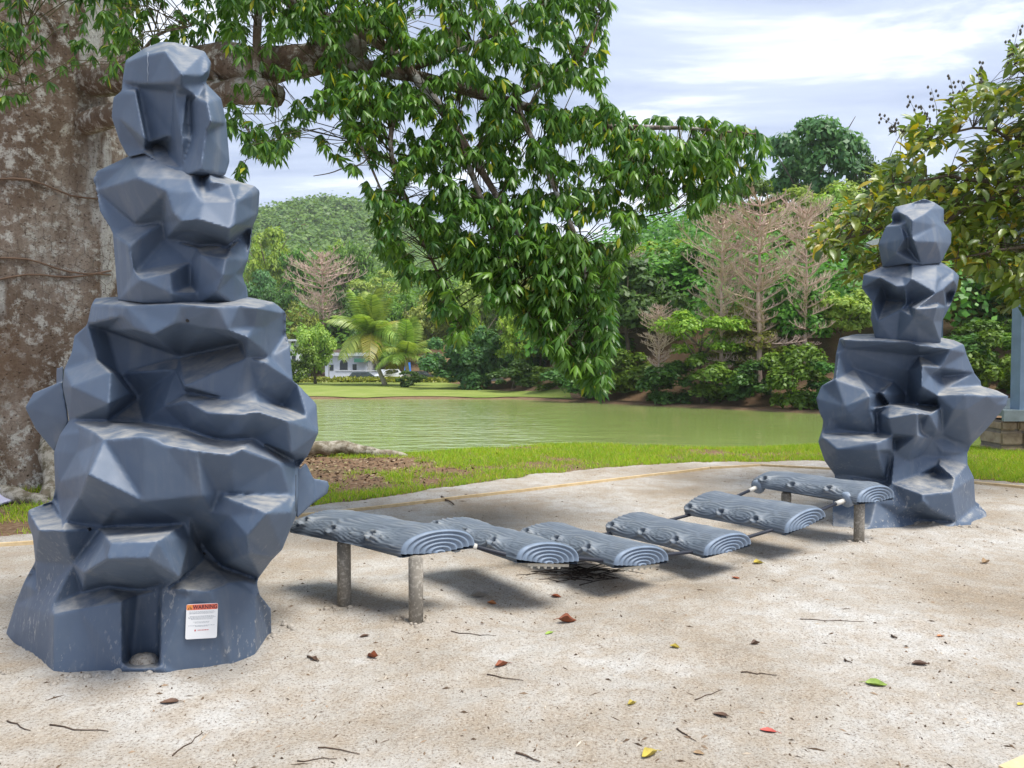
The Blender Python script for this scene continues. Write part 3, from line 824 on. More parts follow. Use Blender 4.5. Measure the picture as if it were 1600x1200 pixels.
# ------------------------------------------------------------------ log steps
def log_mesh(name, L, w=.45, h=.15, seed=0, knots=()):
    """half log: x across, y along (y=0 is the near cut end), z up; flat underside. returns body and cut-face meshes"""
    NU, NV = 56, 110; v = []; rel = []; r_ = random.Random(seed)
    def prof(u):                       # u 0..1 across, angle from left edge to right edge
        a = math.pi * (1 - u); return w / 2 * math.cos(a), h * math.sin(a) ** .8
    for j in range(NV + 1):
        q = j / NV; y = L * q
        tap = 1 - .55 * max(0, (q - .93) / .07) ** 2; nf = min(1, q / .025)
        for i in range(NU + 1):
            x, z = prof(i / NU); nx_, nz_ = x / (w / 2), z / h; ln = math.hypot(nx_, nz_ * .8) or 1; nx_, nz_ = nx_ / ln, nz_ * .8 / ln
            s = i / NU * (w + h)
            n1 = noise.noise(Vector((s * 10 + seed, y * 3.0, seed * 3.1)))
            warp = 0; kb = 0
            for ks, ky in knots:
                dx, dy = s - ks, y - ky; d = math.hypot(dx, dy)
                warp += .05 * math.exp(-(d / .09) ** 2) * (1 if dx > 0 else -1)
                kb += .022 * math.exp(-(d / .062) ** 2) + .020 * math.exp(-((d - .034) / .011) ** 2) - .03 * math.exp(-(d / .021) ** 2)
            ph = (s + warp) * 2 * math.pi / .021 + 7 * n1 + 3 * noise.noise(Vector((s * 22, y * 9, 4 + seed)))
            rid = .5 + .5 * math.sin(ph); rid = rid ** .8 * (.55 + .45 * noise.noise(Vector((s * 14, y * 7, 9 + seed))) )
            fade = min(1, (1 - abs(2 * i / NU - 1)) * 9) * nf
            d_ = (.017 * rid + .016 * noise.noise(Vector((s * 5, y * 4, seed + 7))) + kb) * fade
            v.append(((x + nx_ * d_) * tap, y - .0, (z + nz_ * d_) * tap)); rel.append(max(0, min(1, .25 + rid * .62 + (kb * 6))) )
    fs = []
    n = NU + 1
    for j in range(NV):
        for i in range(NU): fs.append((j * n + i, (j + 1) * n + i, (j + 1) * n + i + 1, j * n + i + 1))
    # underside lip and floor, far end
    base = len(v)
    for j in (0, NV):
        for sx in (-1, 1):
            tp = 1 if j == 0 else .45
            v.append((sx * w / 2 * .96 * tp, L * j / NV, -.022)); rel.append(.2)
    fs.append((base, base + 1, base + 3, base + 2))
    fs.append(tuple([j * n for j in range(NV + 1)] + [base + 2, base])); fs.append(tuple([j * n + NU for j in range(NV + 1)][::-1] + [base + 1, base + 3]))
    fs.append(tuple([NV * n + i for i in range(n)] + [base + 3, base + 2]))
    me = bpy.data.meshes.new(name); me.from_pydata(v, [], fs); me.update()
    at = me.attributes.new('relief', 'FLOAT', 'POINT'); at.data.foreach_set('value', rel)
    me.polygons.foreach_set('use_smooth', [len(p.vertices) == 4 for p in me.polygons])
    # cut end with concentric rings
    m = MB(); K = 40; prof_r = []; rings = 6
    for k in range(rings * 5 + 1):
        r = 1.0 - k / (rings * 5) * .98; dep = -.010 + .0085 * (math.cos(2 * math.pi * (k / 5)) ) ; prof_r.append((r, dep if k else .004))
    vv = []
    for r, dep in prof_r:
        for i in range(K + 1):
            x, z = prof(i / K); vv.append((x * r * 1.005, dep, -.021 + (z + .021) * r * 1.004))
    ff = [(a * (K + 1) + i, a * (K + 1) + i + 1, (a + 1) * (K + 1) + i + 1, (a + 1) * (K + 1) + i) for a in range(len(prof_r) - 1) for i in range(K)]
    m.add(vv, ff); m.add([(-w / 2, .004, -.021), (w / 2, .004, -.021), (w / 2, .03, -.021), (-w / 2, .03, -.021)], [(0, 1, 2, 3)])
    return me, m.mesh('cut_end', True)
KN = ((.085, .24), (.10, .55), (.09, .84)); KN2 = ((.10, .24), (.085, .56), (.11, .84))
log_me, log_cut = log_mesh('log_body', .94, .45, .108, 1, KN)
plat_me, plat_cut = log_mesh('log_body', 1.0, .46, .112, 4, KN2)
P0, P1 = Vector((-.86, 4.54, 0)), Vector((2.60, 6.54, 0))
pdir = (P1 - P0).normalized(); AX = Vector((.66, -.75, 0)).normalized()
steps = [(0.0, .412, 0, 1.0, Vector((.82, -.57, 0))), (.222, .285, -.15, .94, AX), (.402, .175, -.055, .94, AX), (.595, .165, .07, .94, AX), (.795, .255, .19, .94, AX), (.995, .375, 0.0, 1.0, Vector((.64, -.77, 0)))]
step_lab = ['log-shaped platform on two steel posts beside the larger boulder tower', 'hanging half-log step with a cream plate under it, next to the near platform',
            'lowest hanging half-log step, second from the near platform', 'hanging half-log step, third from the near platform',
            'hanging half-log step tilted up towards the far platform', 'log-shaped platform on two steel posts beside the smaller boulder tower']
ends_near, ends_far = [], []
logs = []
for i, ((t_, z, slope, L, ax), lab) in enumerate(zip(steps, step_lab)):
    c = P0.lerp(P1, t_) if i else Vector((-.83, 4.67, 0)); ax = ax.normalized()
    ch = Vector((pdir.x, pdir.y, slope)).normalized(); along = -ax           # mesh y runs from near end to far end
    up = ch.cross(along).normalized()
    if up.z < 0: up = -up
    org = c + Vector((0, 0, z)) - along * L / 2
    o = empty('log_step', org, lab, 'log step', 'log steps of the balance bridge')
    rot = Matrix((ch, along, up)).transposed().to_4x4()
    pl_ = i in (0, 5)
    def placed(me_): q_ = me_.copy(); q_.transform(rot); return q_
    obj_local('log_body', placed(plat_me if pl_ else log_me), M_LOG, o); obj_local('cut_end', placed(plat_cut if pl_ else log_cut), M_CUT, o)
    base = c + Vector((0, 0, z))
    ends_near.append((base - along * (L * .5 - .10), ch)); ends_far.append((base + along * (L * .5 - .10), ch)); logs.append(o)
    if i in (1, 2):
        m = MB(); m.box((.02, .10, -.034), (.30, .17, .018))
        for k in range(5): m.box((-.1 + k * .05, .018, -.048), (.012, .012, .014))
        obj_local('tread_plate', placed(m.mesh('tread_plate')), M_PLATE, o)
def post(px, py, ztop, o, patch=False):
    p = onsand(px, py); m = MB(); m.lathe([(.041, -.1), (.041, ztop - p.z), (.03, ztop - p.z + .012)], 20, p)
    po = m.mesh('post', True); q = bpy.data.objects.new('post', po); COL.objects.link(q); po.materials.append(M_POST); q.parent = o
    q.matrix_parent_inverse = Matrix.Translation(-o.location)
    m = MB(); 
    return q
post(650, 971, .385, logs[0]); post(538, 945, .392, logs[0]); post(1342, 846, .345, logs[5]); post(1228, 832, .345, logs[5])
# cables
def clamp(p, d, o, big=1.0):
    m = MB(); Mx = d.to_track_quat('Z', 'Y').to_matrix(); r0 = .045 * big
    prof = [(.02, -.02), (r0, -.025), (r0 * 1.2, -.012), (r0 * 1.2, .012), (r0, .03), (.02, .034)]
    m.lathe(prof, 18, p, Mx); c1 = m.mesh('clamp', True); q = bpy.data.objects.new('clamp', c1); COL.objects.link(q); c1.materials.append(M_CLAMPL); q.parent = o; q.matrix_parent_inverse = Matrix.Translation(-o.location)
    side = Vector((0, -1, 0)); side = (AX).normalized(); m = MB(); Ms = side.to_track_quat('Z', 'Y').to_matrix()
    m.lathe([(.026, -.01), (.03, .05), (.024, .056)], 14, p, Ms)
    for k in range(3):
        a = 2 * math.pi * k / 3 + .5; m2 = Ms @ Vector((.013 * math.cos(a), .013 * math.sin(a), .058)); 
        mm = MB(); mm.lathe([(.0065, -.004), (.0065, .004)], 8, p + m2, Ms); b = mm.mesh('bolt'); bo = bpy.data.objects.new('bolt', b); COL.objects.link(bo); b.materials.append(M_BOLT); bo.parent = q
    c2 = m.mesh('clamp_boss', True); q2 = bpy.data.objects.new('clamp_boss', c2); COL.objects.link(q2); c2.materials.append(M_CLAMPL); q2.parent = q
for nm, E, lab in (('near', ends_near, 'black bridge cable along the near ends of the log steps'), ('far', ends_far, 'black bridge cable along the far ends of the log steps')):
    root = empty('bridge_cable', E[0][0], lab, 'cable', 'cables of the balance bridge')
    pts = []
    for i, (p, ch) in enumerate(E):
        q = p + Vector((0, 0, .004))
        if i == 0: pts += [q + ch * .20]
        elif i == 5: pts += [q - ch * .20]
        else: pts += [q - ch * .20, q + ch * .20]
    m = MB(); m.tube(pts, .0135, 8); m.build('cable', M_CABLE, root, True)
    for k, (a, b, o) in enumerate(((pts[0], pts[1], logs[0]), (pts[-1], pts[-2], logs[5]))):
        d = (b - a).normalized(); m = MB(); m.tube([a + d * .02, a + d * .125], .0185, 10); m.build('sleeve', M_STEEL, root, True)
        clamp(a + d * .0 + Vector((0, 0, 0)), d, o, 1.15)
# ------------------------------------------------------------------ vegetation
RN = np.random.default_rng(11)
def fast_mesh(name, V, F, smooth=False, mats=None):
    """V (n,3), F (m,k) arrays"""
    me = bpy.data.meshes.new(name); V = np.asarray(V, np.float32); F = np.asarray(F, np.int32); k = F.shape[1]
    me.vertices.add(len(V)); me.vertices.foreach_set('co', V.ravel())
    me.loops.add(F.size); me.loops.foreach_set('vertex_index', F.ravel())
    me.polygons.add(len(F)); me.polygons.foreach_set('loop_start', np.arange(0, F.size, k, dtype=np.int32)); me.polygons.foreach_set('loop_total', np.full(len(F), k, np.int32))
    if smooth: me.polygons.foreach_set('use_smooth', np.ones(len(F), bool))
    me.update(calc_edges=True); me.validate(); return me
def frames(N, rng, tilt=None):
    """random orthonormal frames with normal N (n,3)"""
    N = N / np.maximum(np.linalg.norm(N, axis=1, keepdims=True), 1e-9)
    A = rng.normal(size=N.shape); A -= N * (A * N).sum(1, keepdims=True); A /= np.maximum(np.linalg.norm(A, axis=1, keepdims=True), 1e-9)
    return A, np.cross(N, A), N
def cards(C, N, size, rng, aspect=.55):
    """pointed leaf-shaped cards (two triangles folded along the midrib) at C with normal N"""
    A, B, N = frames(N, rng); n = len(C); s = (size * rng.uniform(.6, 1.3, n))[:, None]
    p0 = C - A * s * .5; p1 = C + B * s * aspect * .5 - N * s * .08; p2 = C + A * s * .5; p3 = C - B * s * aspect * .5 - N * s * .08
    V = np.stack([p0, p1, p2, p3], 1).reshape(-1, 3); i = np.arange(n) * 4
    F = np.stack([i, i + 1, i + 2, i + 3], 1)
    return V, F
def crown_mesh(name, seed, lobes, n, leaf, spread=(.5, .5, .36), zc=.66, up=.35, cone=False, shell=.75):
    """unit tree crown: lumpy lobes covered with leaf cards; width 1, top at z=1"""
    rng = np.random.default_rng(seed); L = []
    for i in range(lobes):
        while True:
            p = rng.uniform(-1, 1, 3)
            if np.linalg.norm(p) < 1: break
        p = p / max(np.linalg.norm(p), .05) * (np.linalg.norm(p) ** .6) * .78
        r = rng.uniform(.2, .36)
        if cone: f = (1 - p[2]) / 2 * 1.1 + .12; p[0] *= f; p[1] *= f; r *= .35 + .7 * f
        L.append((p, r))
    Cs, Ns = [], []
    wts = np.array([r * r for p, r in L]); cnt = (wts / wts.sum() * n).astype(int)
    for (p, r), c in zip(L, cnt):
        d = rng.normal(size=(c, 3)); d /= np.linalg.norm(d, axis=1, keepdims=True)
        d[:, 2] = np.where(d[:, 2] < -.35, -d[:, 2], d[:, 2])
        rr = r * (shell + (1 - shell) * rng.uniform(-1, 1.15, (c, 1))) * (1 + .18 * np.sin(d[:, :1] * 7 + p[0] * 9) * np.cos(d[:, 1:2] * 8))
        Cs.append(p + d * rr); Ns.append(d + np.array([0, 0, up]) + rng.normal(size=d.shape) * .38)
    C = np.concatenate(Cs); N = np.concatenate(Ns)
    mx = np.abs(C).max(0); C = C / mx * np.array(spread); C[:, 2] += 1 - spread[2]
    V, F = cards(C, N, leaf, rng)
    return fast_mesh(name, V, F)
def trunk_mesh(name, seed, h=.5, r=.022, limbs=7):
    r_ = random.Random(seed); m = MB(); pts = []; x = y = 0
    for i in range(6):
        pts.append((x, y, h * i / 5)); x += r_.uniform(-.015, .015); y += r_.uniform(-.015, .015)
    m.tube(pts, [r * (1.5 - .25 * min(i, 1) - .17 * i) for i in range(6)], 7)
    for i in range(limbs):
        a = 2 * math.pi * i / limbs + r_.uniform(-.3, .3); z0 = h * r_.uniform(.55, 1); L = r_.uniform(.22, .36); b = pts[min(5, int(z0 / h * 5))]
        m.tube([(b[0], b[1], z0), (b[0] + math.cos(a) * L * .5, b[1] + math.sin(a) * L * .5, z0 + .13), (b[0] + math.cos(a) * L, b[1] + math.sin(a) * L, z0 + .32)], [r * .5, r * .35, r * .1], 5)
    return m.mesh(name, True)
def bark(name, a, b): 
    t = NT(name); return t.done(t.ramp(t.noise(t.coord((6, 6, 1.2)), 9, 6), [(.3, a), (.7, b)]), .9, .15)
M_BARK = bark('forest_bark', (.07, .055, .04), (.17, .14, .105))
M_BARE = bark('bare_twig_bark', (.40, .28, .22), (.66, .51, .43))
F_ = {}; LEAFK[:] = [1.70, 1.68, 1.0]
F_['mid'] = leafmat('leaf_mid_green', (.030, .078, .014), (.085, .165, .030), objrand=.5)
F_['dark'] = leafmat('leaf_dark_green', (.018, .052, .018), (.050, .110, .035), objrand=.4)
F_['lime'] = leafmat('leaf_lime_green', (.085, .16, .022), (.18, .25, .045), objrand=.3)
F_['teal'] = leafmat('leaf_blue_green', (.024, .075, .040), (.065, .145, .075), objrand=.3)
F_['olive'] = leafmat('leaf_olive', (.085, .105, .030), (.19, .20, .065), objrand=.4)
F_['pale'] = leafmat('leaf_pale_green', (.10, .17, .055), (.21, .28, .10), objrand=.4)
CR = [crown_mesh('crown', 20 + i, 26 + 4 * i, 6500, .055 if i < 4 else .045, spread=[(.5, .5, .36), (.5, .5, .42), (.5, .5, .30), (.5, .5, .40), (.5, .5, .46)][i]) for i in range(5)]
CONE = crown_mesh('crown', 40, 40, 6000, .05, spread=(.5, .5, .46), cone=True)
BUSH = [crown_mesh('crown', 50 + i, 20, 4200, .075, spread=(.5, .5, .49)) for i in range(3)]
OPEN = [crown_mesh('crown', 60 + i, 15, 4200, .045, spread=(.5, .5, .30), up=.8) for i in range(2)]
TK = [trunk_mesh('trunk', 70 + i, .62) for i in range(3)]
mat_cache = {}
def with_mat(me, mat):
    k = (me.name, mat.name)
    if k not in mat_cache:
        c = me.copy(); c.materials.clear(); c.materials.append(mat); mat_cache[k] = c
    return mat_cache[k]
def tree(name, label, px, top, wpx, Y, crown, leaf, group, cat='tree', base=None, ti=None, seed=0):
    p = W(px, top, Y); x = p.x; zb = Hs(x, Y) - .15 if base is None else W(px, base, Y).z
    h = p.z - zb; w = wpx / FPX * Y
    o = empty(name, (x, Y, zb), label, cat, group); o.rotation_euler = (0, 0, seed * 1.7 + px * .01)
    c = obj_local('crown', with_mat(crown, F_[leaf]), None, o); c.scale = (w, w, h)
    if ti is not None:
        t_ = obj_local('trunk', with_mat(TK[ti % 3], M_BARK), None, o); t_.scale = (h * .9, h * .9, h)
    return o
# bare, layered trees
def bare_mesh(seed, H_=1.0, W_=.5, levels=16, r0=.0135):
    r_ = random.Random(seed); m = MB(); lean = r_.uniform(-.04, .04)
    tr = [(lean * i / 10 * (1 if i < 6 else .6), r_.uniform(-.006, .006), H_ * .97 * i / 10) for i in range(11)]
    m.tube(tr, [r0 * (1.05 - .085 * i) + .0012 for i in range(11)], 6)
    def at(z):
        f = z / (H_ * .97) * 10; i = min(9, int(f)); a, b = tr[i], tr[i + 1]; k = f - i
        return Vector((a[0] + (b[0] - a[0]) * k, a[1] + (b[1] - a[1]) * k, z))
    for l in range(levels):
        z = H_ * (.10 + .84 * l / (levels - 1)) + r_.uniform(-.02, .02); q_ = l / (levels - 1); f = min(1, .42 + .8 * q_) * (1 if q_ < .82 else .45 + (1 - q_) / .18 * .55) * r_.uniform(.7, 1.15)
        Ln = W_ * max(.22, f) ; nb = r_.choice((4, 5, 6))
        for b in range(nb):
            a = 2 * math.pi * b / nb + r_.uniform(-.4, .4) + l; L = Ln * r_.uniform(.6, 1.1); p = at(min(z, H_ * .95)); pts = [p]; d = Vector((math.cos(a), math.sin(a), .28 if l > 3 else -.05))
            n = 6
            for i in range(n):
                d = (d + Vector((r_.uniform(-.22, .22), r_.uniform(-.22, .22), r_.uniform(-.05, .12)))).normalized(); pts.append(pts[-1] + d * L / n)
            m.tube(pts, [r0 * .34 * (1 - .85 * i / n) + .0006 for i in range(n + 1)], 4, False)
            for i in range(1, n + 1):
                for s in range(3):
                    dd = (d + Vector((r_.uniform(-1, 1), r_.uniform(-1, 1), r_.uniform(.0, .75)))).normalized(); q = pts[i]; l2 = L * r_.uniform(.16, .34)
                    e1 = q + dd * l2 * .5; e2 = e1 + (dd + Vector((0, 0, .4))).normalized() * l2 * .5
                    m.tube([q, e1, e2], [.0018, .0013, .0007], 3, False)
                    for u in range(2):
                        d3 = (dd + Vector((r_.uniform(-1, 1), r_.uniform(-1, 1), r_.uniform(0, .9)))).normalized()
                        m.tube([e1, e1 + d3 * l2 * .45], [.0011, .0006], 3, False)
    return m.mesh('branches')
BARE = [bare_mesh(3, W_=.30, levels=19), bare_mesh(5, W_=.34, levels=18)]
def bare_tree(label, px, top, base, Y, k, wide=1.0):
    zb = W(px, base, Y).z; p = W(px, top, Y); o = empty('bare_tree', (p.x, Y, min(zb, p.z - 2)), label, 'tree', 'leafless trees on the far shore')
    b = obj_local('branches', with_mat(BARE[k], M_BARE), None, o); h = p.z - o.location.z; b.scale = (h * wide, h * wide, h); b.rotation_euler = (0, 0, px * .3); return o

G1, G2, G3 = 'trees on the right far shore', 'trees and bushes on the left far shore', 'trees on the slope behind the lawn'
T = tree
# right far shore, from the water's edge upwards
for i, (lab, px, top, w, Y, cr_, lf) in enumerate([
 ('dark bush at the water below the hanging branch tip', 905, 560, 110, 63, BUSH[0], 'dark'),
 ('mid green bush at the water just right of the hanging branch tip', 985, 545, 120, 61, BUSH[1], 'mid'),
 ('dark bush at the water under the small brown leafless tree', 1050, 560, 110, 58, BUSH[2], 'dark'),
 ('rounded green bush at the water under the lime layered tree', 1115, 548, 120, 56, BUSH[0], 'mid'),
 ('dark bush at the water under the tall leafless tree', 1180, 562, 110, 54, BUSH[1], 'dark'),
 ('bright green bush at the water left of the smaller boulder tower', 1245, 535, 120, 52, BUSH[2], 'mid'),
 ('dark green bush at the water touching the left edge of the smaller boulder tower', 1300, 560, 110, 50, BUSH[0], 'dark'),
 ('broad dark bush behind the right side of the smaller boulder tower', 1490, 520, 150, 51, BUSH[2], 'dark'),
 ('green bush at the water behind the pavilion post', 1610, 520, 150, 50, BUSH[0], 'mid'),
 ('leafy bush low between the smaller boulder tower and the pavilion post', 1550, 515, 120, 49, BUSH[1], 'mid')]):
    T('shore_bush', lab, px, top, w, Y, cr_, lf, 'bushes at the water on the right far shore', 'bush', seed=i)
for i, (lab, px, top, w, Y, cr_, lf) in enumerate([
 ('round crowned dark green tree just right of the hanging foliage', 985, 395, 190, 66, CR[0], 'dark'),
 ('small green tree low behind the tip of the hanging branch', 930, 500, 130, 68, CR[1], 'mid'),
 ('broad green tree behind the small brown leafless tree', 1065, 375, 190, 72, CR[3], 'mid'),
 ('lime green layered tree left of the tall leafless trunk', 1100, 470, 150, 57, OPEN[0], 'lime'),
 ('olive tree hanging with creepers under the tall leafless tree', 1170, 470, 140, 58, CR[4], 'olive'),
 ('bushy mid green tree right of the tall leafless tree', 1245, 440, 130, 57, CR[1], 'mid'),
 ('bright green tree just left of the smaller boulder tower', 1318, 450, 130, 56, CR[2], 'pale'),
 ('dark green tree behind the middle boulder of the smaller tower', 1400, 400, 150, 60, CR[0], 'dark'),
 ('feathery olive green tree between the smaller boulder tower and the pavilion', 1525, 400, 190, 58, CR[3], 'olive'),
 ('dark green tree behind the pavilion post', 1600, 420, 170, 56, CR[1], 'dark'),
 ('green tree low right of the smaller boulder tower', 1555, 495, 130, 54, CR[2], 'mid'),
 ('tall dark spreading tree standing out against the sky on the ridge', 1272, 184, 175, 96, CR[2], 'teal'),
 ('dark tree on the ridge right of the tall spreading tree', 1365, 232, 110, 98, CR[1], 'dark'),
 ('pale shrubby tree on the ridge below the tall spreading tree', 1275, 285, 150, 84, OPEN[1], 'pale'),
 ('green tree on the ridge under the tip of the hanging foliage', 1180, 275, 150, 88, CR[0], 'mid'),
 ('light green tree on the slope between the two tall leafless trees', 1225, 335, 120, 78, CR[4], 'mid'),
 ('yellow green tree on the slope left of the yellowing branch', 1325, 290, 130, 80, CR[3], 'pale'),
 ('green tree on the ridge behind the yellowing branch', 1425, 265, 140, 88, CR[0], 'mid'),
 ('dark tree on the slope behind the top boulder of the smaller tower', 1470, 290, 150, 82, CR[1], 'dark'),
 ('yellow green tree behind the tips of the hanging foliage', 1030, 375, 120, 80, CR[2], 'lime'),
 ('green tree high on the slope at the right edge', 1580, 300, 170, 80, CR[4], 'mid')]):
    T('forest_tree', lab, px, top, w, Y, cr_, lf, G1, ti=i, seed=i)
bare_tree('tallest leafless pale pink tree, middle of the right far shore', 1190, 298, 605, 55.5, 0)
bare_tree('leafless pale tree leaning just left of the tallest leafless tree', 1128, 335, 600, 56.5, 1, .8)
bare_tree('leafless pinkish tree right of the tallest leafless tree', 1262, 318, 575, 55, 1, .8)
bare_tree('small brown leafless tree near the water left of the lime tree', 1030, 472, 615, 58, 0, .9)
bare_tree('pale leafless tree half hidden behind the hanging foliage', 968, 388, 560, 74, 1, .9)
bare_tree('large pinkish leafless tree on the slope above the palms', 505, 388, 585, 134, 0, 1.1)
# left far shore and slope
for i, (nm, lab, px, top, w, Y, cr_, lf, g, ti) in enumerate([
 ('garden_tree', 'light green tree on the lawn beside the larger boulder tower', 492, 503, 66, 100, CR[3], 'pale', G2, 0),
 ('garden_tree', 'low green tree in front of the white house', 470, 540, 60, 98, BUSH[0], 'mid', G2, None),
 ('round_bush', 'blue green round bush right of the palms', 690, 527, 95, 84, BUSH[1], 'teal', G2, None),
 ('round_bush', 'large blue green bush below the pointed lime tree', 748, 510, 100, 82, BUSH[2], 'teal', G2, None),
 ('pointed_tree', 'pointed lime green tree above the blue green bushes', 741, 478, 52, 92, CONE, 'lime', G2, 0),
 ('lime_tree', 'yellow lime tree left of the hanging branch tip', 803, 485, 76, 80, CR[1], 'lime', G2, 1),
 ('garden_tree', 'dark green tree behind the yellow lime tree', 845, 490, 95, 84, CR[0], 'dark', G2, 2),
 ('round_bush', 'low dark bush at the foot of the leaning palm', 640, 578, 46, 88, BUSH[0], 'dark', G2, None),
 ('round_bush', 'dark bush on the bank below the yellow lime tree', 805, 560, 90, 76, BUSH[1], 'dark', G2, None),
 ('round_bush', 'low green bush on the bank near the hanging branch tip', 860, 572, 80, 70, BUSH[2], 'mid', G2, None),
 ('slope_tree', 'bright yellow green tree above the shoulder of the larger boulder tower', 418, 352, 75, 190, CR[0], 'lime', G3, 0),
 ('slope_tree', 'mid green tree below the far mountain left flank', 465, 385, 80, 180, CR[1], 'mid', G3, 1),
 ('slope_tree', 'green tree right of the leafless tree on the left slope', 545, 375, 80, 175, CR[3], 'mid', G3, 2),
 ('slope_tree', 'dark blue green tree beside the larger boulder tower', 405, 420, 80, 150, CR[0], 'teal', G3, 0),
 ('slope_tree', 'dark tree behind the light green garden tree', 440, 450, 80, 140, CR[2], 'dark', G3, 1),
 ('slope_tree', 'olive tree left of the coconut palm crown', 470, 470, 70, 132, CR[4], 'olive', G3, 2),
 ('slope_tree', 'pale feathery tree above the coconut palm', 590, 420, 95, 165, OPEN[0], 'pale', G3, 0),
 ('slope_tree', 'dark tree directly behind the coconut palm crown', 545, 450, 95, 136, CR[1], 'dark', G3, 1),
 ('slope_tree', 'green tree right above the coconut palm crown', 620, 455, 80, 138, CR[3], 'mid', G3, 2),
 ('slope_tree', 'olive brown tree behind the drooping palm', 665, 455, 110, 130, CR[0], 'olive', G3, 0),
 ('slope_tree', 'grey green tree behind the pointed lime tree', 735, 440, 110, 126, CR[2], 'pale', G3, 1),
 ('slope_tree', 'green tree behind the lower hanging foliage', 800, 420, 120, 120, CR[4], 'mid', G3, 2),
 ('slope_tree', 'olive tree behind the middle of the hanging foliage', 870, 420, 130, 100, CR[3], 'olive', G3, 0),
 ('slope_tree', 'dark green tree beyond the roof of the white house', 575, 505, 70, 131, CR[1], 'dark', G3, 1),
 ('slope_tree', 'yellow green tree peeping above the palms', 520, 372, 60, 200, CR[4], 'lime', G3, 2),
 ]):
    T(nm, lab, px, top, w, Y, cr_, lf, g, cat='bush' if 'bush' in nm else 'tree', ti=ti, seed=i)

# woods covering the slopes and the far mountain: one mass
def wood(name, label, X, Y, size, cw, mat, n, seed, leaf):
    rng = np.random.default_rng(seed); Z = H(X, Y); Cs = []; Ns = []
    for x, y, z, s in zip(X, Y, Z, size):
        k = n; d = rng.normal(size=(k, 3)); d /= np.linalg.norm(d, axis=1, keepdims=True); d[:, 2] = np.abs(d[:, 2])
        d[:, 1] = np.where(d[:, 1] > .5, -d[:, 1], d[:, 1])
        rr = rng.uniform(.8, 1.1, (k, 1)) * (1 + .2 * np.sin(d[:, :1] * 6 + x) * np.cos(d[:, 2:] * 7 + y))
        Cs.append(np.array([x, y, z + s * .35]) + d * rr * np.array([s * cw, s * cw, s * .75])); Ns.append(d + [0, 0, .3] + rng.normal(size=d.shape) * .35)
    C = np.concatenate(Cs); N = np.concatenate(Ns); V, F = cards(C, N, leaf, rng, .7)
    return tag(obj(name, fast_mesh(name, V, F), mat), label, 'woods', kind='stuff')
rng = np.random.default_rng(5)
def scatter(n, x0, x1, y0, y1, cond): 
    X = rng.uniform(x0, x1, n); Y = rng.uniform(y0, y1, n); k = cond(X, Y); return X[k], Y[k]
X, Y = scatter(520, 4, 90, 52, 120, lambda x, y: (y - shore_far(x) > 12) & (x / y > .04) & (x / y < .85))
wood('slope_woods', 'dense green woods covering the slope behind the right far shore', X, Y, rng.uniform(4, 7.5, len(X)), .62, F_['mid'], 190, 1, .62)
X, Y = scatter(620, -125, 14, 128, 300, lambda x, y: (x / y < .08) & (x / y > -.5))
wood('slope_woods', 'mixed green woods on the slope between the lawn and the far mountain', X, Y, rng.uniform(6, 10, len(X)), .6, F_['mid'], 150, 2, 1.1)
X, Y = scatter(150, -8, 9, 84, 104, lambda x, y: (y - shore_far(x) > 16) & (x > -5))
wood('slope_woods', 'low dark woods behind the bank below the hanging foliage', X, Y, rng.uniform(3, 5, len(X)), .62, F_['dark'], 170, 6, .5)
X, Y = scatter(4200, -330, 120, 300, 600, lambda x, y: (x / y < .25) & (x / y > -.62))
F_['far'] = leafmat('leaf_far_mountain', (.038, .085, .028), (.085, .145, .045), objrand=0)
wood('mountain_woods', 'continuous forest over the far mountain', X, Y, rng.uniform(7, 12, len(X)), .62, F_['far'], 42, 3, 2.7)

# palms
def frond_mesh(seed, L=1.0, droop=.55, n=34):
    r_ = random.Random(seed); m = MB(); sp = []
    for i in range(13):
        q = i / 12; sp.append(Vector((L * (q - .10 * q * q * droop), 0, L * (.30 * q - .62 * droop * q ** 2.2))))
    m.tube(sp, [.016 * (1 - q / 13) + .002 for q in range(13)], 5)
    for i in range(2, n):
        q = i / n; f = q * 12; k = min(11, int(f)); p = sp[k].lerp(sp[k + 1], f - k); t = (sp[k + 1] - sp[k]).normalized()
        ll = L * .34 * math.sin(math.pi * min(1, .12 + q * .85)) ** .7 + .03
        for s in (-1, 1):
            d = (t * .55 + Vector((0, s, -.25 + r_.uniform(-.15, .1)))).normalized(); w_ = t * .014
            e1 = p + d * ll * .55; e2 = e1 + (d + Vector((0, 0, -.9))).normalized() * ll * .5
            m.add([p - w_, p + w_, e1 + w_, e1 - w_, e2], [(0, 1, 2, 3), (3, 2, 4)])
    return m.mesh('frond')
M_FROND = leafmat('palm_frond', (.085, .145, .05), (.20, .27, .11), objrand=.5, rough=.35)
M_FRONDY = leafmat('palm_frond_yellowing', (.11, .13, .04), (.22, .21, .09), objrand=.4, rough=.4)
FR = [frond_mesh(1, 1, .35), frond_mesh(2, 1, .75), frond_mesh(3, 1, 1.15)]
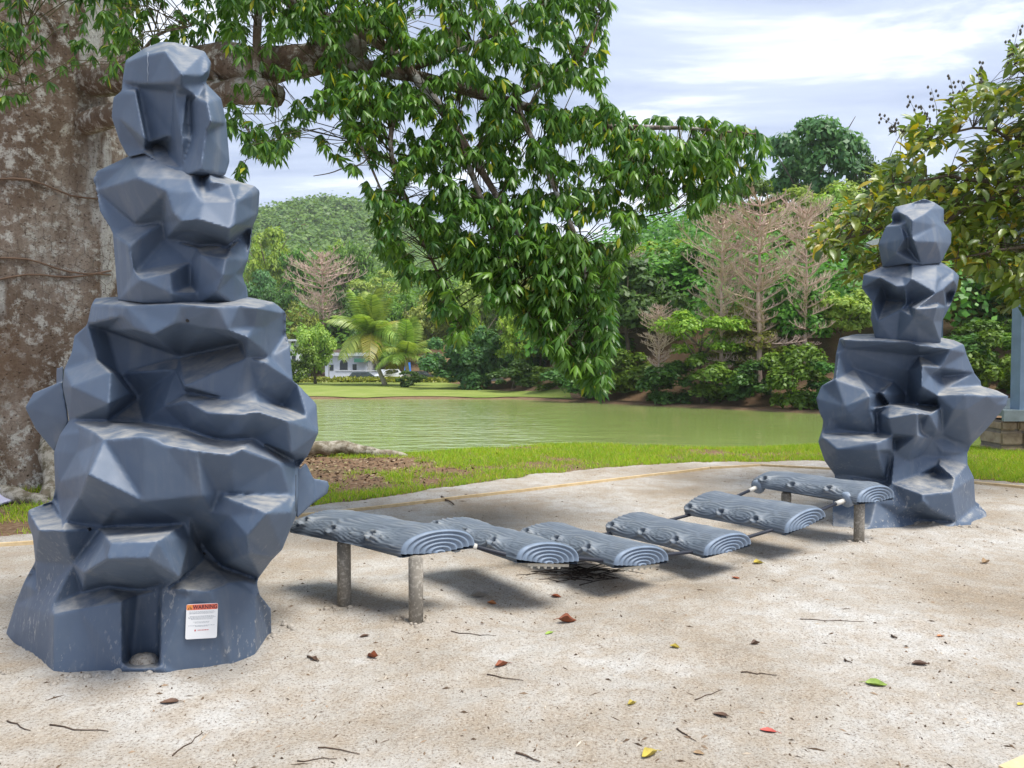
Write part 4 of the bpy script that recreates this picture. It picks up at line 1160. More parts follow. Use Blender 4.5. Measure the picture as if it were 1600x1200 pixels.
def palm(label, trunk_px, Y, fr_len, nf, seed, dry=.2, only=None):
    r_ = random.Random(seed); pts = [W(x, y, Y) for x, y in trunk_px]; b = pts[0]
    o = empty('palm', b, label, 'palm', 'palms on the far lawn'); m = MB()
    sm = []
    for i in range(len(pts) - 1):
        for k in range(4): sm.append(pts[i].lerp(pts[i + 1], k / 4))
    sm.append(pts[-1]); m.tube([p - Vector((0, 0, .15)) if i == 0 else p for i, p in enumerate(sm)], [.30 - .14 * i / len(sm) + (.12 if i == 0 else 0) for i in range(len(sm))], 9)
    m.build('trunk', bark('palm_bark', (.30, .26, .20), (.50, .45, .37)), o, True)
    top = pts[-1] - b
    for i in range(nf):
        a = 2 * math.pi * i * .382 * 1.0 + r_.uniform(-.2, .2); tier = i / nf; k = 0 if tier < .33 else (1 if tier < .7 else 2)
        f = obj_local('frond', with_mat(FR[k], M_FRONDY if (tier > .6 and r_.random() < dry * 3) else M_FROND), None, o)
        f.location = top; s = fr_len * r_.uniform(.85, 1.1); f.scale = (s, s, s)
        f.rotation_euler = (r_.uniform(-.3, .3), -math.radians([68, 28, 2][k] + r_.uniform(-12, 10)), a)
    m = MB()
    for i in range(7):
        a = i * .9; m.lathe([(.02, -.16), (.13, -.06), (.15, .04), (.05, .16)], 8, (.28 * math.cos(a), .28 * math.sin(a), -.35))
    cc = obj_local('coconuts', m.mesh('coconuts', True), plain('coconut', (.25, .17, .05), .6), o); cc.location = top
    return o
palm('coconut palm with a slim leaning pale trunk in front of the white house', [(602, 602), (592, 578), (585, 548), (581, 523)], 96, 6.0, 24, 4, dry=.05)
palm('lower drooping palm with yellowing fronds right of the coconut palm', [(640, 600), (636, 575), (634, 556)], 93, 4.8, 16, 9, dry=.12)

# white house, wall, cars far behind
M_WALL = plain('white_render', (.72, .74, .78), .8, .05, 2); M_ROOF = plain('roof_grey', (.60, .62, .64), .7); M_GLASS = plain('window_dark', (.05, .06, .07), .2); M_GREENROOF = plain('green_roof', (.06, .20, .14), .6); M_BLUE = plain('blue_sheet', (.03, .16, .55), .5)
def pbox(m, x0, x1, y0, y1, Y, dep): 
    a = W(x0, y1, Y); b = W(x1, y0, Y); m.box(((a.x + b.x) / 2, Y + dep / 2, (a.z + b.z) / 2), (b.x - a.x, dep, b.z - a.z))
def house_part(name, mat, root, rects, Y, dep):
    for r_ in rects:
        m = MB(); pbox(m, *r_, Y, dep); m.build(name, mat, root)
hs = empty('white_house', W(540, 596, 124), 'low white house with an arched window behind the leaning palm', 'house')
house_part('wall', M_WALL, hs, [(508, 574, 556, 599)], 124, 9)
house_part('roof', M_ROOF, hs, [(503, 578, 551, 556)], 123.2, 11)
house_part('green_awning', M_GREENROOF, hs, [(553, 573, 560, 566)], 122.4, 1.2)
house_part('window', M_GLASS, hs, [(531, 543, 568, 578), (551, 557, 569, 588), (514, 521, 570, 579)], 123.94, .1)
wdw = MB(); c0 = W(537, 568, 123.93); wdw.add([(c0.x + .62 * math.cos(a * math.pi / 10), c0.y, c0.z + .62 * math.sin(a * math.pi / 10)) for a in range(11)] + [(c0.x + .62 * math.cos(a * math.pi / 10), c0.y + .08, c0.z + .62 * math.sin(a * math.pi / 10)) for a in range(11)], [tuple(range(11))] + [(i + 1, i, i + 11, i + 12) for i in range(10)])
wdw.build('arched_window_top', M_GLASS, hs)
house_part('roof_room', plain('brown_roof_room', (.16, .11, .09), .8), hs, [(511, 531, 546, 551)], 126, 4)
hs2 = empty('white_building', W(455, 596, 126), 'tall narrow white building edge beside the larger boulder tower', 'house')
house_part('wall', M_WALL, hs2, [(425, 465, 533, 599)], 126, 8); house_part('roof', M_ROOF, hs2, [(422, 467, 530, 533)], 125.4, 9); house_part('window', M_GLASS, hs2, [(456, 462, 540, 548)], 125.95, .1)
house_part('window', M_GLASS, hs2, [(456, 462, 556, 566)], 125.95, .1)
gw = empty('garden_wall', W(555, 599, 118), 'white garden wall in front of the white house', 'wall')
house_part('wall_panel', M_WALL, gw, [(524, 547, 580, 600), (547.3, 570, 580, 600), (570.3, 596, 581, 600)], 118, .3); house_part('coping', M_ROOF, gw, [(523, 597, 578.6, 580)], 117.9, .5)
def car(label, px, py, Y, L, Hc, mat, ang):
    b = W(px, py, Y); o = empty('parked_car', b, label, 'car', 'cars parked beyond the lawn'); o.rotation_euler = (0, 0, ang)
    w = 1.8; prof = [(-.5, .18), (-.5, .50), (-.44, .58), (-.36, .62), (-.27, .97), (.20, 1.0), (.34, .66), (.47, .60), (.5, .45), (.5, .18)]
    m = MB(); n = len(prof); vv = []
    for s in (-1, 1):
        for x, z in prof: ins = 1 - (.16 if z > .7 else 0); vv.append((x * L, s * w / 2 * ins, z * Hc))
    m.add(vv, [tuple(range(n)), tuple(range(n, 2 * n))[::-1]] + [(i, (i + 1) % n, (i + 1) % n + n, i + n) for i in range(n)])
    obj_local('body', m.mesh('body'), mat, o)
    for x0, x1 in ((-.29, -.06), (-.03, .17)):
        for s in (-1, 1):
            m = MB(); y = s * (w / 2 * .92 + .02); m.add([(x0 * L, y * 1.06, .64 * Hc), (x1 * L + .06 * L, y * 1.06, .64 * Hc), (x1 * L, y * .94, .92 * Hc), (x0 * L + .03 * L, y * .94, .92 * Hc)], [(0, 1, 2, 3)])
            obj_local('side_window', m.mesh('side_window'), M_GLASS, o)
    m = MB(); m.add([(.335 * L + .02, -.7, .68 * Hc), (.335 * L + .02, .7, .68 * Hc), (.21 * L + .02, .66, .95 * Hc), (.21 * L + .02, -.66, .95 * Hc)], [(0, 1, 2, 3)]); obj_local('windscreen', m.mesh('windscreen'), M_GLASS, o)
    for x in (-.31, .31):
        for s in (-1, 1):
            m = MB(); m.lathe([(.2, -.11), (.33, -.1), (.33, .1), (.2, .11)], 14, (x * L, s * (w / 2 - .06), .33), Matrix.Rotation(math.pi / 2, 3, 'X')); obj_local('wheel', m.mesh('wheel', True), M_BOLT, o)
    return o
car('dark grey car parked left of the leaning palm trunk', 565, 597, 110, 4.5, 1.45, plain('car_dark', (.05, .07, .08), .3), .08)
car('white sport utility car parked right of the leaning palm trunk', 610, 597, 110, 4.3, 1.85, plain('car_white', (.75, .77, .80), .3), .7)
car('dark car half hidden under the drooping palm', 653, 596, 108, 4.2, 1.45, plain('car_black', (.03, .035, .04), .3), -.3)
m = MB(); pbox(m, 631, 642, 567, 585, 112, .5); 
vv = [W(631, 585, 111), W(643, 585, 111), W(641, 566, 111.6), W(633, 568, 111.6), W(631, 585, 113), W(643, 585, 113), W(641, 566, 112.6), W(633, 568, 112.6)]
m = MB(); m.add(vv, [(0, 1, 2, 3), (5, 4, 7, 6), (1, 5, 6, 2), (4, 0, 3, 7), (3, 2, 6, 7), (4, 5, 1, 0)]); tag(m.build('blue_canopy', M_BLUE), 'bright blue tent sheet under the drooping palm', 'tent')
# street lamp
lp = empty('street_lamp', W(514, 596, 112), 'thin street lamp with a pale head above the white house', 'street lamp'); m = MB(); m.tube([W(514, 596, 112), W(513.5, 531, 112), W(511, 527, 112)], .09, 6); m.build('pole', plain('lamp_grey', (.35, .36, .37), .5), lp)
m = MB(); a = W(509, 526, 112); m.box(a, (.9, .4, .18)); m.build('lamp_head', M_WALL, lp)

# hedge strip of low plants along the far end of the lawn
X = rng.uniform(-36, -8, 420); Y = 107 + rng.uniform(-1, 1, 420)
V, F = cards(np.stack([np.repeat(X, 9) + rng.normal(0, .35, 3780), np.repeat(Y, 9) + rng.normal(0, .3, 3780), H(np.repeat(X, 9), np.repeat(Y, 9)) + rng.uniform(0, .75, 3780)], 1), rng.normal(size=(3780, 3)) + [0, -.3, .6], .5, rng)
tag(obj('low_hedge', fast_mesh('low_hedge', V, F), F_['olive']), 'low ragged planting along the far end of the lawn', 'hedge', kind='stuff')
LEAFK[:] = [1.5, 1.55, 1.1]
# ------------------------------------------------------------------ great kapok tree at the left
t = NT('kapok_bark'); co = t.coord((1, 1, .38)); cf = t.coord()
c = t.ramp(t.noise(co, 1.5, 6, .6), [(.30, (.10, .066, .045)), (.50, (.19, .14, .105)), (.62, (.32, .265, .22)), (.74, (.52, .50, .46))])
c = t.mix(t.ramp(t.noise(t.coord((1, 1, .22)), 1.7, 5, .6), [(.55, (0, 0, 0)), (.61, (.8, .8, .8))]), c, (.54, .54, .52))      # pale bands
c = t.mix(t.ramp(t.noise(cf, 7, 8, .75), [(.50, (0, 0, 0)), (.60, (.85, .85, .85))]), c, (.58, .57, .53))      # lichen
c = t.mix(t.ramp(t.noise(cf, 30, 6, .75), [(.34, (.9, .9, .9)), (.45, (0, 0, 0))]), c, (.075, .055, .042))       # dark flecks
c = t.mix(t.ramp(t.noise(t.coord((1, 1, .5)), .9, 4), [(.56, (0, 0, 0)), (.70, (.7, .7, .7))]), c, (.16, .105, .07))
vor = t.n('ShaderNodeTexVoronoi'); vor.inputs['Scale'].default_value = 16; t.l(cf, vor.inputs['Vector'])
wart = t.ramp(vor.outputs['Distance'], [(.05, (1, 1, 1)), (.22, (0, 0, 0))])
c = t.mix(t.mix(1.0, wart, (.6, .6, .6), 'MULTIPLY'), c, (.11, .08, .06))
hh = t.math('ADD', t.math('MULTIPLY', wart, .8), t.math('ADD', t.noise(cf, 22, 8, .7), t.math('MULTIPLY', t.noise(t.coord((9, 9, 1.2)), 4, 5), .8)))
t.bump(hh, .8, .03)
M_KAPOK = t.done(c, .9, .15)
KC = Vector((-6.3, 9.85, 0))
KT = empty('kapok_tree', KC, 'great kapok tree with a thick mottled trunk and drooping palmate foliage at the left', 'tree')
NA, NZ = 96, 70; V = []
def ktr(a, z):
    fl = math.exp(-max(z, 0) / .55); but = (.5 + .5 * math.cos(5 * a + .7)) ** 3
    r = 1.0 + .06 * math.sin(3 * a + z * .6) + .035 * math.sin(7 * a - z) + fl * (.10 + .85 * but) + .03 * z * .3
    r += .05 * noise.noise(Vector((math.cos(a) * 2, math.sin(a) * 2, z * .8))) + .02 * noise.noise(Vector((math.cos(a) * 7, math.sin(a) * 7, z * 3)))
    return r * 1.17
def ktp(a, z):
    r = ktr(a, z); return Vector((KC.x + .045 * z + r * math.cos(a), KC.y + r * math.sin(a), z))
for j in range(NZ + 1):
    z = -.15 + 8.2 * (j / NZ) ** 1.35
    for i in range(NA): V.append(ktp(2 * math.pi * i / NA, z)[:])
F = [(j * NA + i, j * NA + (i + 1) % NA, (j + 1) * NA + (i + 1) % NA, (j + 1) * NA + i) for j in range(NZ) for i in range(NA)]
obj('trunk', fast_mesh('trunk', V, F, True), M_KAPOK, KT)
# chicken wire and cords round the trunk
M_WIRE = plain('rusty_wire', (.12, .09, .07), .6); m = MB(); s_ = .10
def onk(u, z, off=.012): 
    a = -math.pi / 2 + u / 1.2; r = ktr(a, z) + off; return (KC.x + .045 * z + r * math.cos(a), KC.y + r * math.sin(a), z)
rr = random.Random(3)
for row in range(13):
    for k in range(-14, 16):
        u = k * s_ * 1.73 + (row % 2) * s_ * .865; z = 2.0 + row * s_ * 1.5; j = lambda: rr.uniform(-.012, .012)
        if rr.random() < .12: continue
        A, B, C_, D = (u, z), (u + s_ * .865, z + s_ * .5), (u, z + s_), (u - s_ * .865, z + s_ * .5)
        p_ = [onk(u + j(), z + j()), onk(u + s_ * .865 + j(), z - s_ * .5 + j())]; m.tube(p_, .002, 3, False)
        p_ = [onk(u + j(), z + j()), onk(u - s_ * .865 + j(), z - s_ * .5 + j())]; m.tube(p_, .002, 3, False)
        m.tube([onk(u + j(), z), onk(u + j(), z + s_)], .0025, 3, False)
wm = m.build('wire_netting', M_WIRE, KT); wm['kind'] = 'stuff'
for z0, z1 in ((2.85, 2.5), (2.15, 2.55), (3.7, 3.4)):
    m = MB(); m.tube([onk(-1.4 + 3.0 * i / 20, z0 + (z1 - z0) * i / 20 + .03 * math.sin(i), .02) for i in range(21)], .011, 5); m.build('cord', plain('old_cord', (.20, .13, .09), .8), KT, True)
# limbs
LIMBS = []
def limb(pxs, rad, name='limb', n=10, k=6, wob=.03):
    ctrl = [W(*p) for p in pxs]; pts = []
    for i in range(len(ctrl) - 1):
        p0, p1, p2, p3 = ctrl[max(i - 1, 0)], ctrl[i], ctrl[i + 1], ctrl[min(i + 2, len(ctrl) - 1)]
        for q in range(k):
            u = q / k; pts.append(.5 * ((2 * p1) + (p2 - p0) * u + (2 * p0 - 5 * p1 + 4 * p2 - p3) * u * u + (3 * p1 - p0 - 3 * p2 + p3) * u ** 3))
    pts.append(ctrl[-1]); pts = [p + Vector((noise.noise(p * 3), noise.noise(p * 3 + Vector((5, 0, 0))), noise.noise(p * 3 + Vector((0, 9, 0))))) * wob * min(1, rad[0] * 8) for p in pts]
    n_ = len(pts); rr_ = [rad[0] + (rad[1] - rad[0]) * i / (n_ - 1) for i in range(n_)]
    rr_ = [r * (1 + .14 * noise.noise(p * 5)) for r, p in zip(rr_, pts)]
    m = MB(); m.tube(pts, rr_, n); LIMBS.extend(pts); return m.build(name, M_KAPOK, KT, True)
limb([(60, 130, 9.8), (200, 118, 8.9), (330, 98, 7.7), (420, 103, 7.3), (505, 86, 7.1), (560, 70, 7.3)], (.22, .12), k=8)
limb([(500, 92, 7.15), (640, 118, 7.0), (800, 160, 6.9), (950, 205, 6.7), (1080, 228, 6.6)], (.07, .012))
limb([(100, 200, 9.6), (240, 165, 8.3), (350, 145, 7.4), (400, 143, 7.2), (436, 150, 7.1)], (.14, .105), 'cut_stub')
limb([(404, 132, 7.15), (402, 60, 7.1), (408, -60, 7.1), (400, -300, 7.1)], (.042, .035))
limb([(250, -180, 7.9), (450, -2, 7.2), (560, 45, 7.0), (640, 110, 6.8), (710, 200, 6.6), (790, 330, 6.4), (850, 450, 6.3), (925, 600, 6.25)], (.075, .006))
for a in ([(640, 110, 6.9), (610, 220, 6.7), (640, 330, 6.6), (690, 440, 6.5), (722, 520, 6.5)], [(800, 150, 6.7), (860, 280, 6.4), (910, 400, 6.2), (915, 480, 6.2), (940, 590, 6.2)],
          [(950, 200, 6.5), (1010, 260, 6.5), (1050, 330, 6.6)], [(500, 88, 7.1), (540, 180, 6.9), (580, 260, 6.8), (610, 330, 6.7)], [(330, 110, 7.5), (380, 190, 7.3), (410, 240, 7.3)],
          [(800, 150, 6.7), (900, 100, 6.5), (940, 20, 6.5)], [(640, 110, 6.9), (760, 60, 6.6), (860, 0, 6.5)], [(950, 200, 6.5), (1060, 200, 6.3), (1180, 210, 6.2)], [(710, 200, 6.6), (760, 330, 6.3), (800, 420, 6.2), (830, 500, 6.2)],
          [(90, 60, 9.2), (60, 20, 7.4), (30, 80, 6.6), (40, 150, 6.5)], [(200, 118, 8.9), (240, 60, 7.8), (300, 40, 7.0)], [(560, 45, 7.0), (580, 230, 6.9), (530, 265, 6.9), (490, 275, 6.9)]):
    k0 = len(LIMBS); limb(a, (.028, .004) if a[-1][0] != 490 else (.012, .003), 'branch', 6)
    if a[-1][0] == 490: del LIMBS[k0:]
# palmate leaves
def palmate(C, D, size, rng, nl=7):
    """C centres, D hanging direction; each leaf is a whorl of drooping leaflets. returns V, F(tri), vertices per leaf"""
    n = len(C); A, B, D = frames(D, rng); Vs = []; 
    for k in range(nl):
        g = 2 * np.pi * k / nl + rng.uniform(-.25, .25, n); o = (np.cos(g)[:, None] * A + np.sin(g)[:, None] * B)
        op = rng.uniform(.28, .85, n)[:, None]; d1 = o * op + D * (1.05 - .55 * op); d1 /= np.linalg.norm(d1, axis=1, keepdims=True)
        d2 = d1 + np.array([0, 0, -.75]); d2 /= np.linalg.norm(d2, axis=1, keepdims=True)
        side = np.cross(D, o); side /= np.maximum(np.linalg.norm(side, axis=1, keepdims=True), 1e-6)
        L = (size * rng.uniform(.75, 1.15, n))[:, None]; nrm = np.cross(d1, side); w = L * .125
        b = C + d1 * L * .06; m1 = C + d1 * L * .55; tip = m1 + d2 * L * .48; ml = m1 + side * w + nrm * w * .35; mr = m1 - side * w + nrm * w * .35
        q = C + d1 * L * .26; ql = q + side * w * .72 + nrm * w * .2; qr = q - side * w * .72 + nrm * w * .2
        Vs.append(np.stack([b, ql, qr, ml, m1, mr, tip, q], 1))
    V = np.stack(Vs, 1).reshape(-1, 3); N_ = n * nl; i = (np.arange(N_) * 8)[:, None]
    F = np.concatenate([i + np.array(t_)[None] for t_ in ((0, 1, 7), (0, 7, 2), (1, 3, 7), (3, 4, 7), (7, 4, 5), (7, 5, 2), (3, 6, 4), (4, 6, 5))], 0)
    return V, F
M_KLEAF = leafmat('kapok_leaf', (.022, .070, .022), (.088, .175, .036), tip=(.26, .27, .03), tipf=.035, rough=.38, trans=.34, spec=.45)
M_KLEAF1 = leafmat('kapok_leaf_near', (.026, .078, .024), (.085, .165, .034), rough=.36, trans=.34, spec=.5, island=False)
CANOPY = [(350, -60), (960, -60), (948, 55), (925, 105), (945, 150), (975, 175), (1010, 190), (1065, 188), (1120, 182), (1172, 186), (1198, 215), (1190, 258), (1158, 300), (1112, 322), (1085, 335), (1062, 298), (1012, 325), (985, 380), (958, 412), (958, 480), (966, 560), (938, 618), (905, 595), (880, 565), (845, 530), (815, 500), (795, 478), (755, 470), (722, 532), (692, 525), (655, 450), (612, 430), (592, 380), (575, 310), (572, 268), (520, 245), (500, 215), (468, 190), (452, 205), (440, 245), (400, 245), (372, 285), (355, 240)]
UL = [(-60, -60), (205, -60), (200, 90), (170, 120), (120, 95), (80, 120), (60, 165), (20, 170), (-60, 150)]
UM = [(170, -60), (370, -60), (365, 60), (330, 75), (300, 60), (200, 100), (170, 60)]
rng = np.random.default_rng(21)
def sample(poly, n, y0, y1, thr, sc=60, off=0):
    out = []; xs_ = [p[0] for p in poly]; ys_ = [p[1] for p in poly]; tries = 0
    while len(out) < n and tries < n * 40:
        tries += 1; x = rng.uniform(min(xs_), max(xs_)); y = rng.uniform(min(ys_), max(ys_))
        if not in_poly(x, y, poly): continue
        if noise.noise(Vector((x / sc, y / sc, off))) < thr + .12 * noise.noise(Vector((x / 17, y / 17, off + 3))): continue
        if 318 < x < 512 and 52 < y < 168 and rng.random() < .8: continue
        out.append(tuple(W(x, y, y0(x, y) + (y1) * rng.uniform(-1, 1))))
    return np.array(out)
C = np.concatenate([
    sample(CANOPY, 4300, lambda x, y: 6.75 - .0006 * y, .75, -.07, 42),
    sample([(345, -60), (960, -60), (945, 120), (1000, 200), (930, 300), (640, 260), (520, 230), (360, 220)], 800, lambda x, y: 7.7, .8, -.1, off=8),
    sample([(720, 300), (960, 380), (958, 480), (966, 560), (938, 615), (880, 565), (815, 500), (700, 400)], 800, lambda x, y: 6.3, .5, -.2, off=15),
    sample(UL, 190, lambda x, y: 6.6, .45, -.25), sample(UM, 220, lambda x, y: 7.8, .5, -.2)])
C = np.concatenate([C, sample([(960, 180), (1120, 180), (1198, 215), (1190, 258), (1158, 300), (1100, 322), (1060, 290), (1000, 320), (960, 330)], 260, lambda x, y: 6.5, .4, -.4, off=22)])
D = np.array([0, 0, -1.0]) + rng.normal(size=C.shape) * .33
size = .116
inview = (C[:, 1] > 0); order = np.argsort(C[:, 1] + rng.uniform(0, .35, len(C)))
near = order[:300]; rest = order[300:]
V, F = palmate(C[rest], D[rest], size, rng)
# crown overhead, above the picture: it shades the tower as the real one does
Co = np.stack([rng.uniform(-9.5, -.8, 900), rng.uniform(4.4, 11, 900), rng.uniform(5.2, 8.5, 900)], 1)
Co = Co[Co[:, 2] > 1.5 + .5 * Co[:, 1] + .1]
V2, F2 = palmate(Co, np.array([0, 0, -1.0]) + rng.normal(size=Co.shape) * .4, .34, rng, 6)
cr_o = obj('foliage', fast_mesh('foliage', np.concatenate([V, V2]), np.concatenate([F, F2 + len(V)])), M_KLEAF, KT); cr_o['kind'] = 'stuff'
LV = []
for k in range(6):
    v_, f_ = palmate(np.zeros((1, 3)), np.array([[0, 0, -1.0]]), size, np.random.default_rng(100 + k)); me = fast_mesh('leaf', v_, f_); me.materials.append(M_KLEAF1); LV.append(me)
for i in near:
    o = bpy.data.objects.new('leaf', LV[i % 6]); COL.objects.link(o); o.parent = KT; o.location = Vector(C[i]) - KC
    o.rotation_euler = (rng.normal() * .33, rng.normal() * .33, rng.uniform(0, 6.28))
# twigs joining the leaves to the branches
LN = np.array([p[:] for p in LIMBS]); tw = MB()
for i in range(0, len(C), 4):
    d = np.linalg.norm(LN - C[i], axis=1); k = int(d.argmin())
    if d[k] < 1.6 and d[k] > .06:
        a, b = Vector(LN[k]), Vector(C[i]); mid = a.lerp(b, .55) + Vector((0, 0, .12 * d[k])); tw.tube([a, mid, b], [.0055, .004, .0025], 3, False)
two = tw.build('twigs', bark('twig_bark', (.06, .055, .03), (.13, .12, .06)), KT); two['kind'] = 'stuff'
# roots on the ground
M_ROOT = (lambda t: t.done(t.mix(t.ramp(t.noise(t.coord(), 9, 7, .75), [(.45, (0, 0, 0)), (.58, (.9, .9, .9))]), t.ramp(t.noise(t.coord(), 3, 6, .7), [(.35, (.07, .065, .035)), (.6, (.20, .165, .12))]), (.40, .37, .31)), .95, .1))(NT('weathered_root'))
def root(label, pts, rad):
    m = MB(); P_ = []
    for i in range(len(pts) - 1):
        for k in range(8): P_.append(Vector(pts[i]).lerp(Vector(pts[i + 1]), k / 8))
    P_.append(Vector(pts[-1])); P_ = [p + Vector((noise.noise(p * 4), noise.noise(p * 4 + Vector((3, 0, 0))), .7 * noise.noise(p * 5))) * .07 for p in P_]
    m.tube(P_, [(rad[0] + (rad[1] - rad[0]) * i / (len(P_) - 1)) * (1 + .3 * noise.noise(p * 6)) for i, p in enumerate(P_)], 10)
    return tag(m.build('surface_root', M_ROOT, None, True), label, 'tree root', 'roots of the kapok tree')
root('weathered mottled root heaped along the bank right of the larger boulder tower', [(-4.4, 11.4, .1), (-3.3, 11.7, .16), (-2.6, 11.9, .12), (-2.0, 11.9, .02), (-1.5, 11.9, -.06)], (.15, .05))
root('pale root arching down to the grass at the left edge of the larger boulder tower', [(-5.25, 8.95, .95), (-5.06, 8.6, .45), (-4.95, 8.3, .12), (-4.85, 8.0, -.02)], (.17, .08))
root('low root lying in the grass left of the larger boulder tower', [(-5.5, 8.25, .06), (-5.1, 8.0, .05), (-4.7, 7.9, -.02)], (.10, .06))
# pale sheet dumped at the foot of the tree
M_SHEET = plain('pale_lilac_sheet', (.56, .55, .70), .5, .08, 5)
m = MB(); nx = 14; vv = []
for j in range(9):
    for i in range(nx): 
        u, w_ = i / (nx - 1), j / 8; a = Vector((-6.15, 7.75, .04)) + Vector((1.0 * u, -.10 * u, .40 * (1 - u) ** 1.1 * (w_))) + Vector((0, .45 * w_, 0)); a.z += .03 * noise.noise(a * 7); vv.append(a)
top_ = len(vv); vv += [p - Vector((0, 0, .012)) for p in vv]
ff = [(j * nx + i, j * nx + i + 1, (j + 1) * nx + i + 1, (j + 1) * nx + i) for j in range(8) for i in range(nx - 1)]
ff += [tuple(a + top_ for a in f[::-1]) for f in ff]
m.add(vv, ff); tag(m.build('plastic_sheet', M_SHEET), 'crumpled pale lilac plastic sheet on the ground by the kapok trunk', 'plastic sheet')

# ------------------------------------------------------------------ broad-leaved tree at the right
RC = Vector((6.9, 9.0, 0)); RT = empty('broadleaf_tree', RC, 'broad-leaved tree with glossy and yellowing leaves reaching in from the right edge', 'tree')
LIMB2 = []
def limb2(pxs, rad, name='branch'):
    ctrl = [W(*p) for p in pxs]; pts = []
    for i in range(len(ctrl) - 1):
        for q in range(6): p = ctrl[i].lerp(ctrl[i + 1], q / 6); pts.append(p + Vector((noise.noise(p * 2), noise.noise(p * 2 + Vector((4, 0, 0))), noise.noise(p * 2 + Vector((0, 7, 0))))) * .06)
    pts.append(ctrl[-1]); m = MB(); m.tube(pts, [rad[0] + (rad[1] - rad[0]) * i / (len(pts) - 1) for i in range(len(pts))], 7); LIMB2.extend(pts); return m.build(name, M_BARK, RT, True)
m = MB(); m.tube([(6.9, 9, -.1), (6.88, 9, 1), (6.8, 8.95, 2.2), (6.7, 8.9, 3.6), (6.7, 8.9, 5.2)], [.2, .15, .13, .1, .05], 12); m.build('trunk', M_BARK, RT, True)
for a in ([(1715, 330, 8.9), (1600, 300, 8.6), (1500, 320, 8.4), (1400, 350, 8.3), (1290, 375, 8.2)], [(1715, 300, 8.9), (1620, 230, 8.6), (1520, 200, 8.5), (1410, 205, 8.5)], [(1715, 250, 8.9), (1640, 150, 8.6), (1585, 100, 8.5)],
          [(1715, 380, 8.9), (1620, 380, 8.4), (1540, 400, 8.2), (1470, 410, 8.3)], [(1500, 320, 8.4), (1420, 390, 8.3), (1350, 430, 8.2)], [(1715, 420, 8.9), (1640, 430, 8.4), (1590, 450, 8.3)], [(1600, 300, 8.6), (1480, 270, 8.4), (1380, 300, 8.4)]):
    limb2(a, (.03, .005))
RPOLY = [(1700, 20), (1600, 70), (1572, 100), (1530, 122), (1495, 155), (1450, 182), (1408, 200), (1404, 214), (1440, 216), (1402, 252), (1345, 285), (1296, 340), (1266, 378), (1290, 402), (1330, 385), (1340, 405), (1322, 438), (1378, 432), (1400, 380), (1480, 400), (1492, 436), (1540, 432), (1575, 455), (1582, 480), (1620, 480), (1700, 500)]
def blades(C, A, N, size, rng, asp=.42):
    """simple pointed oval leaves: A along, N up"""
    n = len(C); A = A / np.linalg.norm(A, axis=1, keepdims=True); S = np.cross(N, A); S /= np.maximum(np.linalg.norm(S, axis=1, keepdims=True), 1e-6); U = np.cross(A, S)
    L = (size * rng.uniform(.7, 1.2, n))[:, None]; cols = []
    for q, wd, dz in ((0, 0, 0), (.25, .75, .02), (.55, 1, .0), (.82, .62, -.06), (1, 0, -.14)):
        c_ = C + A * L * q + U * L * dz
        if wd == 0: cols.append(c_)
        else: cols += [c_ + S * L * asp * .5 * wd + U * L * .07, c_, c_ - S * L * asp * .5 * wd + U * L * .07]
    V = np.stack(cols, 1).reshape(-1, 3); k = V.shape[0] // n; i = (np.arange(n) * k)[:, None]
    T_ = [(0, 2, 1), (0, 3, 2)]
    for r_ in (1, 4): 
        for a, b in ((0, 1), (1, 2)): T_ += [(r_ + a, r_ + b, r_ + 3 + b), (r_ + a, r_ + 3 + b, r_ + 3 + a)]
    T_ += [(7, 8, 10), (8, 9, 10)]
    return V, np.concatenate([i + np.array(t_)[None] for t_ in T_], 0)
M_RLEAF = leafmat('broad_leaf', (.048, .092, .024), (.15, .18, .034), tip=(.28, .22, .03), tipf=.1, rough=.33, trans=.28, spec=.5)
M_RLEAF1 = leafmat('broad_leaf_near', (.045, .085, .028), (.16, .18, .035), rough=.32, trans=.28, spec=.5, island=False)
M_RYEL = leafmat('broad_leaf_yellow', (.17, .17, .02), (.30, .25, .03), rough=.35, trans=.35, spec=.45, island=False)
C = np.concatenate([sample(RPOLY, 3000, lambda x, y: 8.6, .7, -.2, 45, 30), sample([(1700, 150), (1560, 200), (1440, 300), (1500, 400), (1580, 470), (1700, 500)], 1200, lambda x, y: 9.3, .5, -.3, 45, 33)])
OUT = np.stack([rng.uniform(5.6, 10, 420), rng.uniform(7.8, 11, 420), rng.uniform(2.4, 7, 420)], 1); OUT = OUT[OUT[:, 0] / OUT[:, 1] > .68]
dirs = np.stack([-np.ones(len(C)) * .8, -.4 * np.ones(len(C)), -.25 * np.ones(len(C))], 1) + rng.normal(size=C.shape) * .6
nrm = np.array([0, -.35, 1.0]) + rng.normal(size=C.shape) * .3
order = np.argsort(C[:, 1] + rng.uniform(0, .25, len(C))); near, rest = order[:300], order[300:]
V, F = blades(C[rest], dirs[rest], nrm[rest], .18, rng)
V2, F2 = blades(OUT, rng.normal(size=OUT.shape), np.array([0, 0, 1.0]) + rng.normal(size=OUT.shape) * .4, .3, rng)
fo = obj('foliage', fast_mesh('foliage', np.concatenate([V, V2]), np.concatenate([F, F2 + len(V)])), M_RLEAF, RT); fo['kind'] = 'stuff'
v_, f_ = blades(np.zeros((1, 3)), np.array([[1.0, 0, 0]]), np.array([[0, 0, 1.0]]), .185, np.random.default_rng(2)); LB = fast_mesh('leaf', v_, f_)
LBG = with_mat(LB, M_RLEAF1); LBY = with_mat(LB, M_RYEL)
